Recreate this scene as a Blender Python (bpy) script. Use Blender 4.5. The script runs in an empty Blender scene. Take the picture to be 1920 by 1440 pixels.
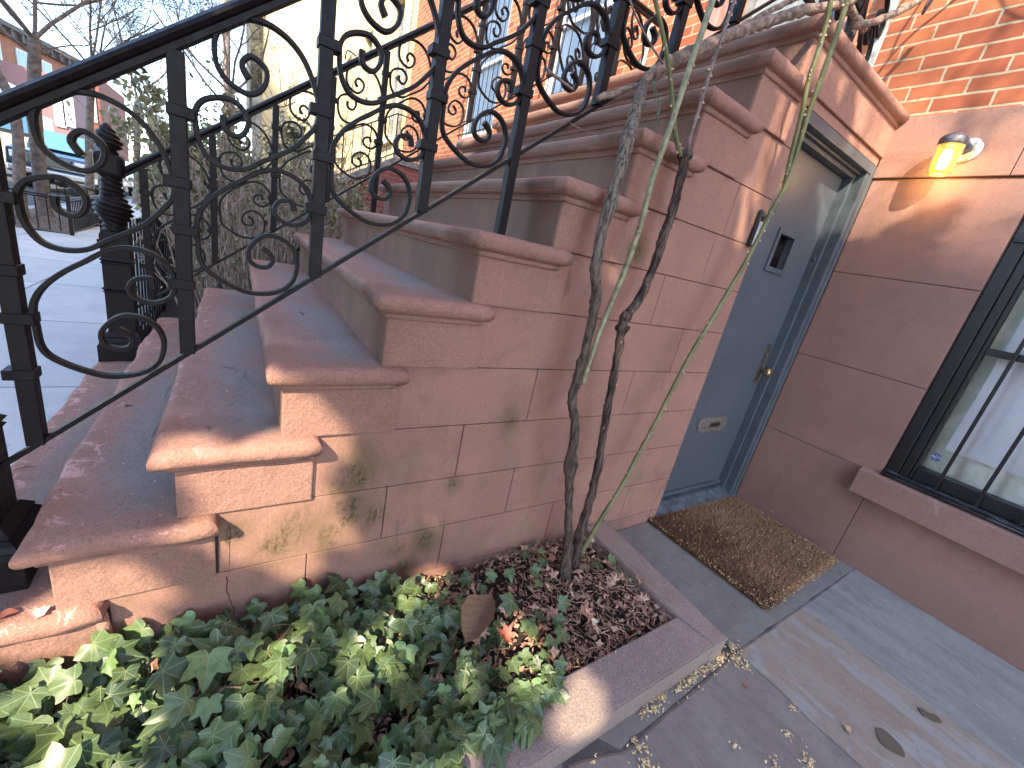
import bpy, bmesh, math, random
from math import radians, sin, cos, pi, sqrt, atan2, floor
from mathutils import Vector, Matrix, noise
random.seed(7)
scene = bpy.context.scene
COL = scene.collection

# ------------------------------------------------------------------ camera
CAM = Vector((1.05, -2.73, 1.213))
R = ((0.519978, 0.830072, 0.201503), (0.365490, -0.002995, -0.930810), (-0.772036, 0.557648, -0.304941))
F = 765.53
cd = bpy.data.cameras.new('camera')
cam = bpy.data.objects.new('camera', cd)
COL.objects.link(cam)
cd.sensor_width = 36.0
cd.lens = F / 1920 * 36.0
cd.clip_start = 0.02
cd.clip_end = 2000
m = Matrix(((R[0][0], -R[1][0], -R[2][0], CAM.x), (R[0][1], -R[1][1], -R[2][1], CAM.y),
            (R[0][2], -R[1][2], -R[2][2], CAM.z), (0, 0, 0, 1)))
cam.matrix_world = m
scene.camera = cam


def ray(u, v):
    a, b = (u - 960) / F, (v - 720) / F
    return Vector([R[0][i] * a + R[1][i] * b + R[2][i] for i in range(3)])


def P(u, v, ax, val):
    """point of the photograph on the real plane axis = val"""
    d = ray(u, v)
    return CAM + d * ((val - CAM[ax]) / d[ax])


# ------------------------------------------------------------------ light
SUN_EL = radians(38.7)
w = bpy.data.worlds.new('World')
scene.world = w
w.use_nodes = True
nt = w.node_tree
bg = nt.nodes['Background']
sky = nt.nodes.new('ShaderNodeTexSky')
sky.sky_type = 'NISHITA'
sky.sun_disc = False
sky.sun_elevation = SUN_EL
sky.sun_rotation = radians(135)
sky.air_density = 1.0
sky.dust_density = 0.5
sky.ozone_density = 1.0
nt.links.new(sky.outputs[0], bg.inputs[0])
bg.inputs[1].default_value = 0.15
ld = bpy.data.lights.new('sun', 'SUN')
ld.energy = 2.4
ld.angle = radians(0.6)
ld.color = (1.0, 0.87, 0.66)
sun = bpy.data.objects.new('sun', ld)
COL.objects.link(sun)
SDIR = Vector((cos(SUN_EL) * 0.70711, -cos(SUN_EL) * 0.70711, sin(SUN_EL)))
sun.rotation_euler = SDIR.to_track_quat('Z', 'Y').to_euler()
sun.location = SDIR * 30
scene.view_settings.view_transform = 'Standard'
scene.view_settings.look = 'None'
scene.view_settings.exposure = 2.52
scene.view_settings.gamma = 1.0
scene.cycles.max_bounces = 7
scene.cycles.diffuse_bounces = 4


# ------------------------------------------------------------------ helpers
def tag(o, label=None, cat=None, group=None, kind=None):
    if label: o['label'] = label
    if cat: o['category'] = cat
    if group: o['group'] = group
    if kind: o['kind'] = kind
    return o


def thing(name, loc, label, cat, group=None):
    o = bpy.data.objects.new(name, None)
    o.empty_display_size = 0.1
    COL.objects.link(o)
    o.location = loc
    return tag(o, label, cat, group)


def wloc(o):
    v = Vector((0, 0, 0))
    while o is not None:
        v = v + Vector(o.location)
        o = o.parent
    return v


class MB:
    """collects shapes given in world coordinates, builds ONE mesh object"""

    def __init__(s):
        s.v, s.f, s.sm, s.att = [], [], [], []

    def add(s, vs, fs, smooth=False, att=0.0):
        n = len(s.v)
        s.v += [tuple(p) for p in vs]
        s.f += [tuple(i + n for i in f) for f in fs]
        s.sm += [smooth] * len(fs)
        s.att += (att if isinstance(att, list) else [att] * len(vs))
        return s

    def box(s, a, b, att=0.0, ch=0.0):
        x0, x1 = sorted((a[0], b[0])); y0, y1 = sorted((a[1], b[1])); z0, z1 = sorted((a[2], b[2]))
        if ch <= 0:
            vs = [(x, y, z) for x in (x0, x1) for y in (y0, y1) for z in (z0, z1)]
            fs = [(0, 1, 3, 2), (4, 6, 7, 5), (0, 4, 5, 1), (2, 3, 7, 6), (0, 2, 6, 4), (1, 5, 7, 3)]
            return s.add(vs, fs, False, att)
        c = min(ch, (x1 - x0) * .45, (y1 - y0) * .45, (z1 - z0) * .45)
        bm = bmesh.new()
        bmesh.ops.create_cube(bm, size=1)
        for q in bm.verts:
            q.co = Vector(((x0 + x1) / 2 + q.co.x * (x1 - x0), (y0 + y1) / 2 + q.co.y * (y1 - y0), (z0 + z1) / 2 + q.co.z * (z1 - z0)))
        bmesh.ops.bevel(bm, geom=bm.edges[:], offset=c, segments=2, affect='EDGES', profile=.5)
        bm.verts.index_update()
        s.add([q.co[:] for q in bm.verts], [[q.index for q in f.verts] for f in bm.faces], False, att)
        bm.free()
        return s

    def tube(s, pts, rad, n=8, cap=True, jit=0.0, sec=None, up=Vector((0, 0, 1)), att=0.0, smooth=True):
        pts = [Vector(p) for p in pts]
        if not isinstance(rad, (list, tuple)): rad = [rad] * len(pts)
        prev = None
        vs, fs = [], []
        for i, p in enumerate(pts):
            t = (pts[min(i + 1, len(pts) - 1)] - pts[max(i - 1, 0)])
            if t.length < 1e-9: t = Vector((0, 0, 1))
            t.normalize()
            if prev is None:
                a = t.cross(up)
                if a.length < 1e-3: a = t.cross(Vector((1, 0, 0)))
                a.normalize()
            else:
                a = prev - t * prev.dot(t)
                if a.length < 1e-6: a = t.cross(up)
                a.normalize()
            prev = a
            b = t.cross(a)
            if sec:
                for (q, r) in sec: vs.append(p + a * q * rad[i] + b * r * rad[i])
                n = len(sec)
            else:
                for k in range(n):
                    an = 2 * pi * k / n
                    rr = rad[i] * (1 + (random.uniform(-jit, jit) if jit else 0))
                    vs.append(p + (a * cos(an) + b * sin(an)) * rr)
        for i in range(len(pts) - 1):
            for k in range(n):
                fs.append((i * n + k, i * n + (k + 1) % n, (i + 1) * n + (k + 1) % n, (i + 1) * n + k))
        if cap:
            fs.append(tuple(reversed(range(n))))
            fs.append(tuple((len(pts) - 1) * n + k for k in range(n)))
        return s.add(vs, fs, smooth, att)

    def lathe(s, c, prof, n=20, axis=Vector((0, 0, 1)), square=False, twist=0.0, flute=0.0, nf=0, att=0.0):
        axis = Vector(axis).normalized()
        a = axis.cross(Vector((1, 0, 0)))
        if a.length < .1: a = axis.cross(Vector((0, 1, 0)))
        a.normalize(); b = axis.cross(a)
        c = Vector(c); vs, fs = [], []
        if nf:
            pr2 = []
            for (ra, za), (rb, zb_) in zip(prof[:-1], prof[1:]):
                kk = max(1, int(abs(zb_ - za) / .0022))
                pr2 += [(ra + (rb - ra) * t / kk, za + (zb_ - za) * t / kk) for t in range(kk)]
            prof = pr2 + [prof[-1]]
        for i, (r, z) in enumerate(prof):
            for k in range(n):
                an = 2 * pi * k / n
                rr = r * (1 + (flute * sin(nf * an + twist * z) if nf else 0))
                if square:
                    m_ = max(abs(cos(an)), abs(sin(an))); rr = r / m_
                vs.append(c + axis * z + (a * cos(an) + b * sin(an)) * rr)
        for i in range(len(prof) - 1):
            for k in range(n):
                fs.append((i * n + k, i * n + (k + 1) % n, (i + 1) * n + (k + 1) % n, (i + 1) * n + k))
        fs.append(tuple(reversed(range(n)))); fs.append(tuple((len(prof) - 1) * n + k for k in range(n)))
        return s.add(vs, fs, not square, att)

    def quad(s, a, b, c, d, att=0.0):
        return s.add([a, b, c, d], [(0, 1, 2, 3)], False, att)

    def build(s, name, mat, parent=None, loc=None, attname=None, uv=None):
        me = bpy.data.meshes.new(name)
        o = bpy.data.objects.new(name, me)
        COL.objects.link(o)
        L = Vector(loc) if loc is not None else Vector((0, 0, 0))
        base = wloc(parent) + L if parent is not None else L
        me.from_pydata([(p[0] - base.x, p[1] - base.y, p[2] - base.z) for p in s.v], [], s.f)
        me.polygons.foreach_set('use_smooth', s.sm)
        at = me.attributes.new(attname or 'tint', 'FLOAT', 'POINT')
        at.data.foreach_set('value', s.att)
        if uv:
            l = me.uv_layers.new(name='leaf')
            vi = [0] * len(me.loops); me.loops.foreach_get('vertex_index', vi)
            flat = []
            for i in vi: flat += uv[i]
            l.data.foreach_set('uv', flat)
        if mat is not None: me.materials.append(mat)
        me.update()
        o.location = L
        if parent is not None: o.parent = parent
        return o


def smooth_path(pts, sub=6):
    pts = [Vector(p) for p in pts]
    out = []
    n = len(pts)
    for i in range(n - 1):
        p0, p1, p2, p3 = pts[max(i - 1, 0)], pts[i], pts[i + 1], pts[min(i + 2, n - 1)]
        for k in range(sub):
            t = k / sub
            out.append(0.5 * ((2 * p1) + (p2 - p0) * t + (2 * p0 - 5 * p1 + 4 * p2 - p3) * t * t + (3 * p1 - p0 - 3 * p2 + p3) * t ** 3))
    out.append(pts[-1])
    return out


# ------------------------------------------------------------------ materials
class Mt:
    def __init__(s, name, rough=0.8, metal=0.0, spec=0.5):
        s.m = bpy.data.materials.new(name); s.m.use_nodes = True
        s.nt = s.m.node_tree; s.b = s.nt.nodes['Principled BSDF']
        s.b.inputs['Roughness'].default_value = rough
        s.b.inputs['Metallic'].default_value = metal
        s.b.inputs['Specular IOR Level'].default_value = spec
        s.pos = s.n('ShaderNodeNewGeometry').outputs['Position']
        s.h = None

    def n(s, t): return s.nt.nodes.new(t)

    def L(s, a, b): s.nt.links.new(a, b)

    def scaled(s, sx, sy, sz):
        k = s.n('ShaderNodeVectorMath'); k.operation = 'MULTIPLY'
        s.L(s.pos, k.inputs[0]); k.inputs[1].default_value = (sx, sy, sz)
        return k.outputs[0]

    def noise(s, scale, detail=4, rough=0.55, vec=None, dist=0.0):
        k = s.n('ShaderNodeTexNoise'); k.inputs['Scale'].default_value = scale
        k.inputs['Detail'].default_value = detail; k.inputs['Roughness'].default_value = rough
        k.inputs['Distortion'].default_value = dist
        s.L(vec or s.pos, k.inputs['Vector'])
        return k.outputs['Fac']

    def ramp(s, fac, a, b, lo=0.0, hi=1.0):
        k = s.n('ShaderNodeMapRange'); k.interpolation_type = 'SMOOTHSTEP'
        s.L(fac, k.inputs['Value'])
        k.inputs['From Min'].default_value = a; k.inputs['From Max'].default_value = b
        k.inputs['To Min'].default_value = lo; k.inputs['To Max'].default_value = hi
        return k.outputs[0]

    def mix(s, fac, a, b, mode='MIX'):
        k = s.n('ShaderNodeMix'); k.data_type = 'RGBA'; k.blend_type = mode
        if isinstance(fac, (int, float)): k.inputs[0].default_value = fac
        else: s.L(fac, k.inputs[0])
        for i, c in ((6, a), (7, b)):
            if isinstance(c, tuple): k.inputs[i].default_value = (*c, 1)
            else: s.L(c, k.inputs[i])
        return k.outputs[2]

    def math(s, op, a, b=0.0, c=None):
        k = s.n('ShaderNodeMath'); k.operation = op
        for i, q in enumerate((a, b, c)):
            if q is None: continue
            if isinstance(q, (int, float)): k.inputs[i].default_value = q
            else: s.L(q, k.inputs[i])
        return k.outputs[0]

    def attr(s, name='tint'):
        k = s.n('ShaderNodeAttribute'); k.attribute_name = name
        return k.outputs['Fac']

    def xyz(s, src=None):
        k = s.n('ShaderNodeSeparateXYZ'); s.L(src or s.pos, k.inputs[0]); return k.outputs

    def color(s, c):
        if isinstance(c, tuple): s.b.inputs['Base Color'].default_value = (*c, 1)
        else: s.L(c, s.b.inputs['Base Color'])
        return s

    def bump(s, fac, strength=0.3, dist=0.01):
        k = s.n('ShaderNodeBump'); k.inputs['Strength'].default_value = strength
        k.inputs['Distance'].default_value = dist
        s.L(fac, k.inputs['Height'])
        if s.h is not None: s.L(s.h, k.inputs['Normal'])
        s.h = k.outputs[0]
        s.L(s.h, s.b.inputs['Normal'])
        return s


def simple(name, c, rough=0.6, metal=0.0, var=0.15, ns=30.0, bump=0.1, bd=0.002, spec=0.5):
    q = Mt(name, rough, metal, spec)
    f = q.noise(ns, 5)
    d = tuple(max(0, x * (1 - var)) for x in c); l = tuple(min(1, x * (1 + var)) for x in c)
    q.color(q.mix(q.ramp(f, .3, .7), d, l))
    if bump: q.bump(q.noise(ns * 4, 4), bump, bd)
    return q.m


def spots(q, pts, nscale=30.0):
    """soft natural patches centred on world points (x, y, z, radius)"""
    out = None
    for (x, y, z, r) in pts:
        k = q.n('ShaderNodeVectorMath'); k.operation = 'DISTANCE'
        q.L(q.pos, k.inputs[0]); k.inputs[1].default_value = (x, y, z)
        f = q.ramp(k.outputs['Value'], r, 0.0)
        out = f if out is None else q.math('MAXIMUM', out, f)
    nz = q.noise(nscale, 6, .65, vec=q.scaled(1, 1, .45))
    return q.ramp(q.math('MULTIPLY', out, q.math('POWER', nz, 1.6)), .10, .42)


MOSS = [(*P(u, v, 0, 0.0), r) for u, v, r in ((675, 890, .10), (640, 915, .07), (655, 960, .12), (620, 1000, .09), (742, 1030, .06), (850, 905, .05),
        (440, 1000, .07), (555, 985, .12), (520, 1020, .10), (800, 1010, .08), (760, 1060, .06), (700, 965, .08), (960, 790, .06), (1190, 470, .07))]


LICHEN = [(*P(u, v, 2, 2.225), .09) for u, v in ((1575, 85), (1600, 120), (1640, 165), (1665, 195))]


def brownstone(name, base=(0.310, 0.162, 0.122), grime=False, moss=False, grain=1.0, wear=False, plinth=False):
    q = Mt(name, 0.88, 0, 0.25)
    big = q.noise(2.2, 5, .6)
    med = q.noise(11, 6, .65, dist=.6)
    fine = q.noise(230, 4, .75)
    c = q.mix(q.ramp(big, .32, .7), tuple(x * .88 for x in base), tuple(min(1, x * 1.10) for x in base))
    stain = (base[0] * .66, base[1] * .70, base[2] * .74)
    c = q.mix(q.math('MULTIPLY', q.ramp(med, .5, .78), .45), c, stain)
    # weathering runs down the stone
    run = q.noise(9, 5, .6, vec=q.scaled(1, 1, .16))
    c = q.mix(q.math('MULTIPLY', q.ramp(run, .54, .78), .34), c, (base[0] * .60, base[1] * .72, base[2] * .74))
    c = q.mix(q.math('MULTIPLY', q.ramp(fine, .42, .72), .42 * grain), c, tuple(min(1, x * 1.75 + .03) for x in base))
    c = q.mix(q.math('MULTIPLY', q.ramp(q.noise(180, 3, .7), .50, .30), .38 * grain), c, tuple(x * .45 for x in base))
    c = q.mix(q.math('MULTIPLY', q.ramp(q.noise(300, 2, .6), .62, .36), .0), c, (.05, .03, .03))
    pit = q.noise(95, 4, .75)
    c = q.mix(q.math('MULTIPLY', q.ramp(pit, .50, .72), .34), c, tuple(x * .55 for x in base))
    c = q.mix(q.math('MULTIPLY', q.ramp(q.noise(70, 4, .75), .54, .74), .26), c, tuple(min(1, x * 1.5 + .02) for x in base))
    dirt = q.ramp(q.noise(4.2, 7, .72, dist=1.0), .52, .70)
    c = q.mix(q.math('MULTIPLY', dirt, .42 if moss else .2), c, tuple(x * .60 for x in base))
    if moss:
        wide = q.ramp(q.noise(6, 5, .6, vec=q.scaled(1, 1, .5)), .50, .72)
        z = q.xyz()[2]
        wide = q.math('MULTIPLY', wide, q.ramp(z, 1.0, .25))
        c = q.mix(q.math('MULTIPLY', wide, .40), c, (.13, .105, .06))
        c = q.mix(q.math('MULTIPLY', spots(q, [(a_, b_, c_, r_ * 2.1) for a_, b_, c_, r_ in MOSS], 8), .65), c, (.135, .092, .045))
        speck = q.ramp(q.noise(75, 5, .75, vec=q.scaled(1, 1, .6)), .40, .62)
        c = q.mix(q.math('MULTIPLY', q.math('MULTIPLY', spots(q, MOSS, 26), speck), .95), c, (.050, .050, .016))
        drip = q.ramp(q.noise(22, 6, .75, vec=q.scaled(1, 1.0, .10), dist=.4), .60, .74)
        zone = q.ramp(q.noise(1.7, 3), .44, .60)
        c = q.mix(q.math('MULTIPLY', q.math('MULTIPLY', drip, zone), .55), c, (.085, .055, .042))
        scuff = q.ramp(q.noise(38, 3, .5, vec=q.scaled(1, 1, .12)), .70, .78)
        near = q.ramp(q.noise(3.1, 2), .50, .58)
        c = q.mix(q.math('MULTIPLY', q.math('MULTIPLY', scuff, near), .45), c, (.055, .035, .03))
    if grime:
        a = q.attr('tint')
        gn = q.noise(5.5, 5, .6, vec=q.scaled(.6, 1.4, 1))
        g = q.math('MULTIPLY', a, q.ramp(gn, .30, .60))
        c = q.mix(q.math('MULTIPLY', g, .82), c, (.245, .195, .170))
        c = q.mix(q.math('MULTIPLY', q.ramp(q.noise(160, 2), .72, .80), .5), c, (.60, .55, .52))
    if wear:
        wn = q.ramp(q.noise(16, 6, .7, dist=1.2), .56, .62)
        zz = q.xyz()
        nz_ = q.xyz(q.n('ShaderNodeNewGeometry').outputs['Normal'])[2]
        lowp = q.math('MULTIPLY', q.math('MULTIPLY', wn, q.math('MULTIPLY', q.ramp(nz_, .05, .5), q.ramp(q.attr('tint'), .7, .1))), q.ramp(zz[1], -2.70, -2.95))
        c = q.mix(q.math('MULTIPLY', lowp, .75), c, (.62, .33, .30))
        q.bump(q.noise(24, 6, .7), .55, .012)
        dk = q.math('MULTIPLY', q.ramp(q.noise(70, 5, .7), .56, .70), .55)
        c = q.mix(q.math('MULTIPLY', dk, q.ramp(zz[1], -2.5, -2.9)), c, (.09, .05, .045))
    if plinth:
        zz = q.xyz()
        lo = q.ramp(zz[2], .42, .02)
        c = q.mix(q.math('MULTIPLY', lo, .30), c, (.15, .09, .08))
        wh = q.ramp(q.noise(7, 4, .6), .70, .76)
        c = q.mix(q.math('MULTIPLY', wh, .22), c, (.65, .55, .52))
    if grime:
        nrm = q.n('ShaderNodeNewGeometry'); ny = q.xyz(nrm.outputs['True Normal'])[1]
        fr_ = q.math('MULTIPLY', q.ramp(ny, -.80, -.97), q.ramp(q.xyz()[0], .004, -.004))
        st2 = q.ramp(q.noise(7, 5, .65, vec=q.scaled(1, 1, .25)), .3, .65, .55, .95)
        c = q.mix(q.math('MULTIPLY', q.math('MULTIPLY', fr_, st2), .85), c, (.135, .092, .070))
        c = q.mix(q.math('MULTIPLY', spots(q, LICHEN, 40), .8), c, (.30, .27, .10))
    q.color(c)
    q.bump(q.noise(60, 5, .7), .35, .006)
    q.bump(fine, .55 * grain, .0022)
    return q.m


M_STONE = brownstone('brownstone', moss=True)
M_STEP = brownstone('brownstone_step', grime=True, wear=True, moss=True)
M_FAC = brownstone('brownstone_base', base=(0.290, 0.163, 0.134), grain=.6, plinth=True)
M_KERB = brownstone('brownstone_kerb', base=(0.275, 0.208, 0.178), grain=1.5)
M_JOINT = simple('joint_mortar', (.07, .035, .03), .95, bump=0)


def brick(name, c1, c2, mortar, w_=.211, h_=.064, z0=2.222, axis='y', msz=.006):
    q = Mt(name, .85, 0, .3)
    co = q.xyz()
    cb = q.n('ShaderNodeCombineXYZ')
    q.L(co[0] if axis == 'y' else co[1], cb.inputs[0])
    zz = q.math('SUBTRACT', co[2], z0 - h_ * 40)
    q.L(zz, cb.inputs[1])
    wob = q.n('ShaderNodeVectorMath'); wob.operation = 'ADD'
    nn = q.n('ShaderNodeTexNoise'); nn.inputs['Scale'].default_value = 14; q.L(q.pos, nn.inputs['Vector'])
    sc = q.n('ShaderNodeVectorMath'); sc.operation = 'MULTIPLY'; q.L(nn.outputs['Color'], sc.inputs[0]); sc.inputs[1].default_value = (.006, .006, 0)
    q.L(cb.outputs[0], wob.inputs[0]); q.L(sc.outputs[0], wob.inputs[1])
    b = q.n('ShaderNodeTexBrick')
    b.inputs['Scale'].default_value = 1.0
    b.inputs['Mortar Size'].default_value = msz
    b.inputs['Mortar Smooth'].default_value = .25
    b.inputs['Brick Width'].default_value = w_
    b.inputs['Row Height'].default_value = h_
    b.inputs['Bias'].default_value = 0
    b.offset = .5
    b.inputs['Color1'].default_value = (*c1, 1); b.inputs['Color2'].default_value = (*c2, 1); b.inputs['Mortar'].default_value = (*mortar, 1)
    q.L(wob.outputs[0], b.inputs['Vector'])
    c = b.outputs['Color']
    c = q.mix(q.math('MULTIPLY', q.ramp(q.noise(26, 5, .7), .48, .72), .5), c, tuple(x * .5 for x in c1))
    c = q.mix(q.math('MULTIPLY', q.ramp(q.noise(2.2, 6, .7), .5, .72), .35), c, tuple(x * .5 for x in c1))
    c = q.mix(q.math('MULTIPLY', q.ramp(q.noise(190, 2, .6), .60, .72), .4), c, tuple(x * .5 for x in c1))
    q.color(c)
    inv = q.math('SUBTRACT', 1.0, b.outputs['Fac'])
    q.bump(inv, .8, .005)
    q.bump(q.noise(150, 4, .7), .3, .003)
    return q.m


M_BRICK = brick('house_brick', (.44, .150, .068), (.27, .075, .040), (.42, .33, .23))
M_BRICK_FAR = brick('far_brick', (.27, .095, .065), (.23, .08, .055), (.25, .16, .12), z0=0)
M_BRICK_CHEEK = brick('cheek_brick', (.34, .11, .085), (.24, .075, .06), (.30, .22, .19), z0=0, axis='x')
M_BRICK_CHEEKF = brick('cheek_brick_front', (.34, .11, .085), (.24, .075, .06), (.30, .22, .19), z0=0, axis='y')

q = Mt('painted_iron', .52, 0.0, .18)
nz = q.noise(55, 5, .7)
rust = q.ramp(q.noise(20, 5, .65), .66, .76)
c = q.mix(q.ramp(nz, .3, .7), (.0085, .0062, .0072), (.016, .0115, .0125))
c = q.mix(q.math('MULTIPLY', rust, .35), c, (.03, .016, .013))
q.color(c); q.bump(nz, .35, .002); q.bump(q.noise(15, 3), .3, .002)
q.L(q.ramp(nz, .2, .8, .34, .6), q.b.inputs['Roughness'])
M_IRON = q.m

q = Mt('door_paint', .38, 0, .5)
nz = q.noise(3, 4)
c = q.mix(q.ramp(nz, .3, .7), (.072, .082, .096), (.084, .094, .108))
scr = q.ramp(q.noise(60, 3, .6, vec=q.scaled(1, 3.5, .35)), .69, .74)
z = q.xyz()[2]
c = q.mix(q.math('MULTIPLY', q.math('MULTIPLY', scr, q.ramp(z, 1.4, .3)), .6), c, (.22, .24, .27))
c = q.mix(q.math('MULTIPLY', q.ramp(q.noise(7, 6, .7), .52, .70), .30), c, (.045, .050, .056))
scr2 = q.ramp(q.noise(95, 2, .5, vec=q.scaled(1, 1, 1)), .765, .78)
c = q.mix(q.math('MULTIPLY', scr2, .9), c, (.45, .45, .47))
q.color(c); q.bump(q.noise(260, 3), .12, .001)
M_DOOR = q.m
M_DOORF = simple('door_frame_paint', (.072, .086, .100), .4, ns=6, bump=.12)
M_STEEL = simple('threshold_steel', (.16, .19, .22), .35, .5, var=.35, ns=18, bump=.2)
M_BRASS = simple('worn_brass', (.42, .33, .17), .3, .9, var=.3, ns=60)
M_BRASSD = simple('tarnished_brass', (.17, .14, .105), .42, .75, var=.5, ns=45, bump=.4)
M_SLOT = simple('mail_slot_bronze', (.42, .39, .34), .36, .8, var=.35, ns=60, bump=.3)
M_DARK = simple('dark_void', (.008, .008, .009), .6, bump=0)
M_BLACKP = simple('black_window_paint', (.005, .0055, .008), .38, var=.4, ns=14, bump=.35, bd=.003)
M_GALV = simple('galvanised_metal', (.33, .34, .35), .45, .5, var=.4, ns=40, bump=.3)
M_WHITEP = simple('white_trim', (.62, .63, .62), .5, ns=10)
M_GREYW = simple('grey_lit_iron', (.42, .44, .42), .55, var=.4, ns=22)  # iron post by the wall: light on it is put into the grey-white colour


def flag(name, c1, c2, c3=None, along='x', rough=.62):
    q = Mt(name, rough, 0, .4)
    v = q.scaled(1, 3.2, 1) if along == 'x' else q.scaled(3.2, 1, 1)
    a = q.noise(2.6, 7, .6, vec=v, dist=.5)
    c = q.mix(q.ramp(a, .34, .64), c1, c2)
    if c3:
        b = q.noise(3.4, 7, .62, vec=v, dist=1.0)
        c = q.mix(q.ramp(b, .52, .60), c, c3)
    c = q.mix(q.math('MULTIPLY', q.ramp(q.noise(30, 6, .75), .48, .72), .45), c, tuple(x * .58 for x in c1))
    c = q.mix(q.math('MULTIPLY', q.ramp(q.noise(5, 7, .7, vec=v, dist=.8), .56, .60), .22), c, tuple(x * .6 for x in c1))
    c = q.mix(q.math('MULTIPLY', q.ramp(q.noise(120, 3, .7), .55, .72), .30), c, tuple(min(1, x * 1.45) for x in c2))
    c = q.mix(q.math('MULTIPLY', q.ramp(q.noise(230, 2), .66, .74), .55), c, tuple(min(1, x * 1.9) for x in c2))
    ns = q.ramp(a, .46, .50)
    q.color(c)
    q.bump(ns, .25, .003); q.bump(q.noise(40, 6, .7), .35, .004); q.bump(q.noise(300, 3), .3, .001)
    q.L(q.ramp(q.noise(8, 4), .3, .7, rough - .12, rough + .15), q.b.inputs['Roughness'])
    return q.m


M_BLUE = flag('bluestone', (.215, .208, .192), (.285, .275, .252))
M_BLUE2 = flag('brown_flagstone', (.275, .215, .170), (.31, .255, .21), (.31, .295, .27))
M_BLUE3 = flag('purple_flagstone', (.200, .170, .150), (.240, .208, .185))
M_BLUE4 = flag('slate_flagstone', (.175, .163, .150), (.215, .202, .186), along='y')
M_CONC = Mt('sidewalk_concrete', .9)
q = M_CONC
co = q.xyz()
bx = q.n('ShaderNodeTexBrick'); bx.offset = 0
bx.inputs['Scale'].default_value = 1; bx.inputs['Brick Width'].default_value = 1.28; bx.inputs['Row Height'].default_value = .93
bx.inputs['Mortar Size'].default_value = .008; bx.inputs['Mortar Smooth'].default_value = .2
bx.inputs['Color1'].default_value = (.47, .46, .44, 1); bx.inputs['Color2'].default_value = (.55, .53, .50, 1); bx.inputs['Mortar'].default_value = (.15, .15, .15, 1)
cb = q.n('ShaderNodeCombineXYZ'); q.L(q.math('ADD', co[0], 101.64), cb.inputs[0]); q.L(q.math('ADD', co[1], 100.94), cb.inputs[1]); q.L(cb.outputs[0], bx.inputs['Vector'])
c = q.mix(q.math('MULTIPLY', q.ramp(q.noise(2.5, 6, .65), .4, .7), .4), bx.outputs['Color'], (.28, .29, .30))
c = q.mix(q.math('MULTIPLY', q.ramp(q.noise(60, 3), .66, .72), .5), c, (.15, .14, .13))
q.color(c); q.bump(q.noise(90, 5), .25, .003); M_CONC = q.m
M_ASPH = simple('asphalt', (.055, .055, .058), .9, ns=60, bump=.5, bd=.01)
M_SOIL = simple('soil', (.045, .030, .022), .95, var=.5, ns=40, bump=1, bd=.02)


# ------------------------------------------------------------------ setting
def sheet(name, x0, x1, y0, y1, z, mat, nx=1, ny=1):
    b = MB()
    b.quad((x0, y0, z), (x1, y0, z), (x1, y1, z), (x0, y1, z))
    o = b.build(name, mat, loc=((x0 + x1) / 2, (y0 + y1) / 2, z))
    return tag(o, kind='structure')


sheet('ground', -600, 600, -600, 600, -.10, M_SOIL)
sheet('street', -400, 60, -16.2, -6.25, -.05, M_ASPH)
b = MB(); b.box((-400, -6.25, -.09), (60, -6.09, .078), ch=.015); tag(b.build('kerbstone', simple('granite_kerb', (.32, .31, .30), .8), loc=(0, -6.17, 0)), kind='structure')
b = MB(); b.box((-400, -6.086, -.09), (60, -3.33, .080)); tag(b.build('sidewalk', M_CONC, loc=(0, -4.7, 0)), kind='structure')
sheet('far_sidewalk', -400, 60, -20, -16.3, .04, M_CONC)
sheet('front_yard', -7.0, -1.92, -3.325, 0, .03, M_SOIL)
sheet('neighbour_yard', -15.4, -7.0, -3.325, 0, .034, M_CONC)

# areaway paving: big individual flagstones
b = MB(); b.box((-.6, -4.0, -.09), (6, -.001, -.0045)); tag(b.build('areaway_bed', simple('joint_sand', (.10, .09, .085), .95, ns=80, bump=.6), loc=(2, -2, 0)), kind='structure')


def slab(poly, mat, z=0.0, name='flagstone'):
    """irregular slab from an outline with softly broken edges"""
    pts = []
    n = len(poly)
    for i in range(n):
        a, c_ = Vector((*poly[i], 0)), Vector((*poly[(i + 1) % n], 0))
        L = (c_ - a).length
        k = max(2, int(L / .035))
        nrm = Vector((-(c_ - a).y, (c_ - a).x, 0)).normalized()
        for j in range(k):
            p = a + (c_ - a) * (j / k)
            if j: p += nrm * (noise.noise(p * 9) * .006 + noise.noise(p * 37) * .003)
            pts.append(p)
    cen = sum(pts, Vector()) / len(pts)
    mb = MB()
    N = len(pts)
    top = [(p.x + (cen.x - p.x) * .006, p.y + (cen.y - p.y) * .006, z) for p in pts]
    rim = [(p.x, p.y, z - .004) for p in pts]
    bot = [(p.x, p.y, z - .03) for p in pts]
    mb.add(top + rim + bot, [tuple(range(N))] + [(N + i, N + (i + 1) % N, (i + 1) % N, i) for i in range(N)] + [(2 * N + i, 2 * N + (i + 1) % N, N + (i + 1) % N, N + i) for i in range(N)])
    o = mb.build(name, mat, loc=(cen.x, cen.y, 0))
    return tag(o, kind='structure')


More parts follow.
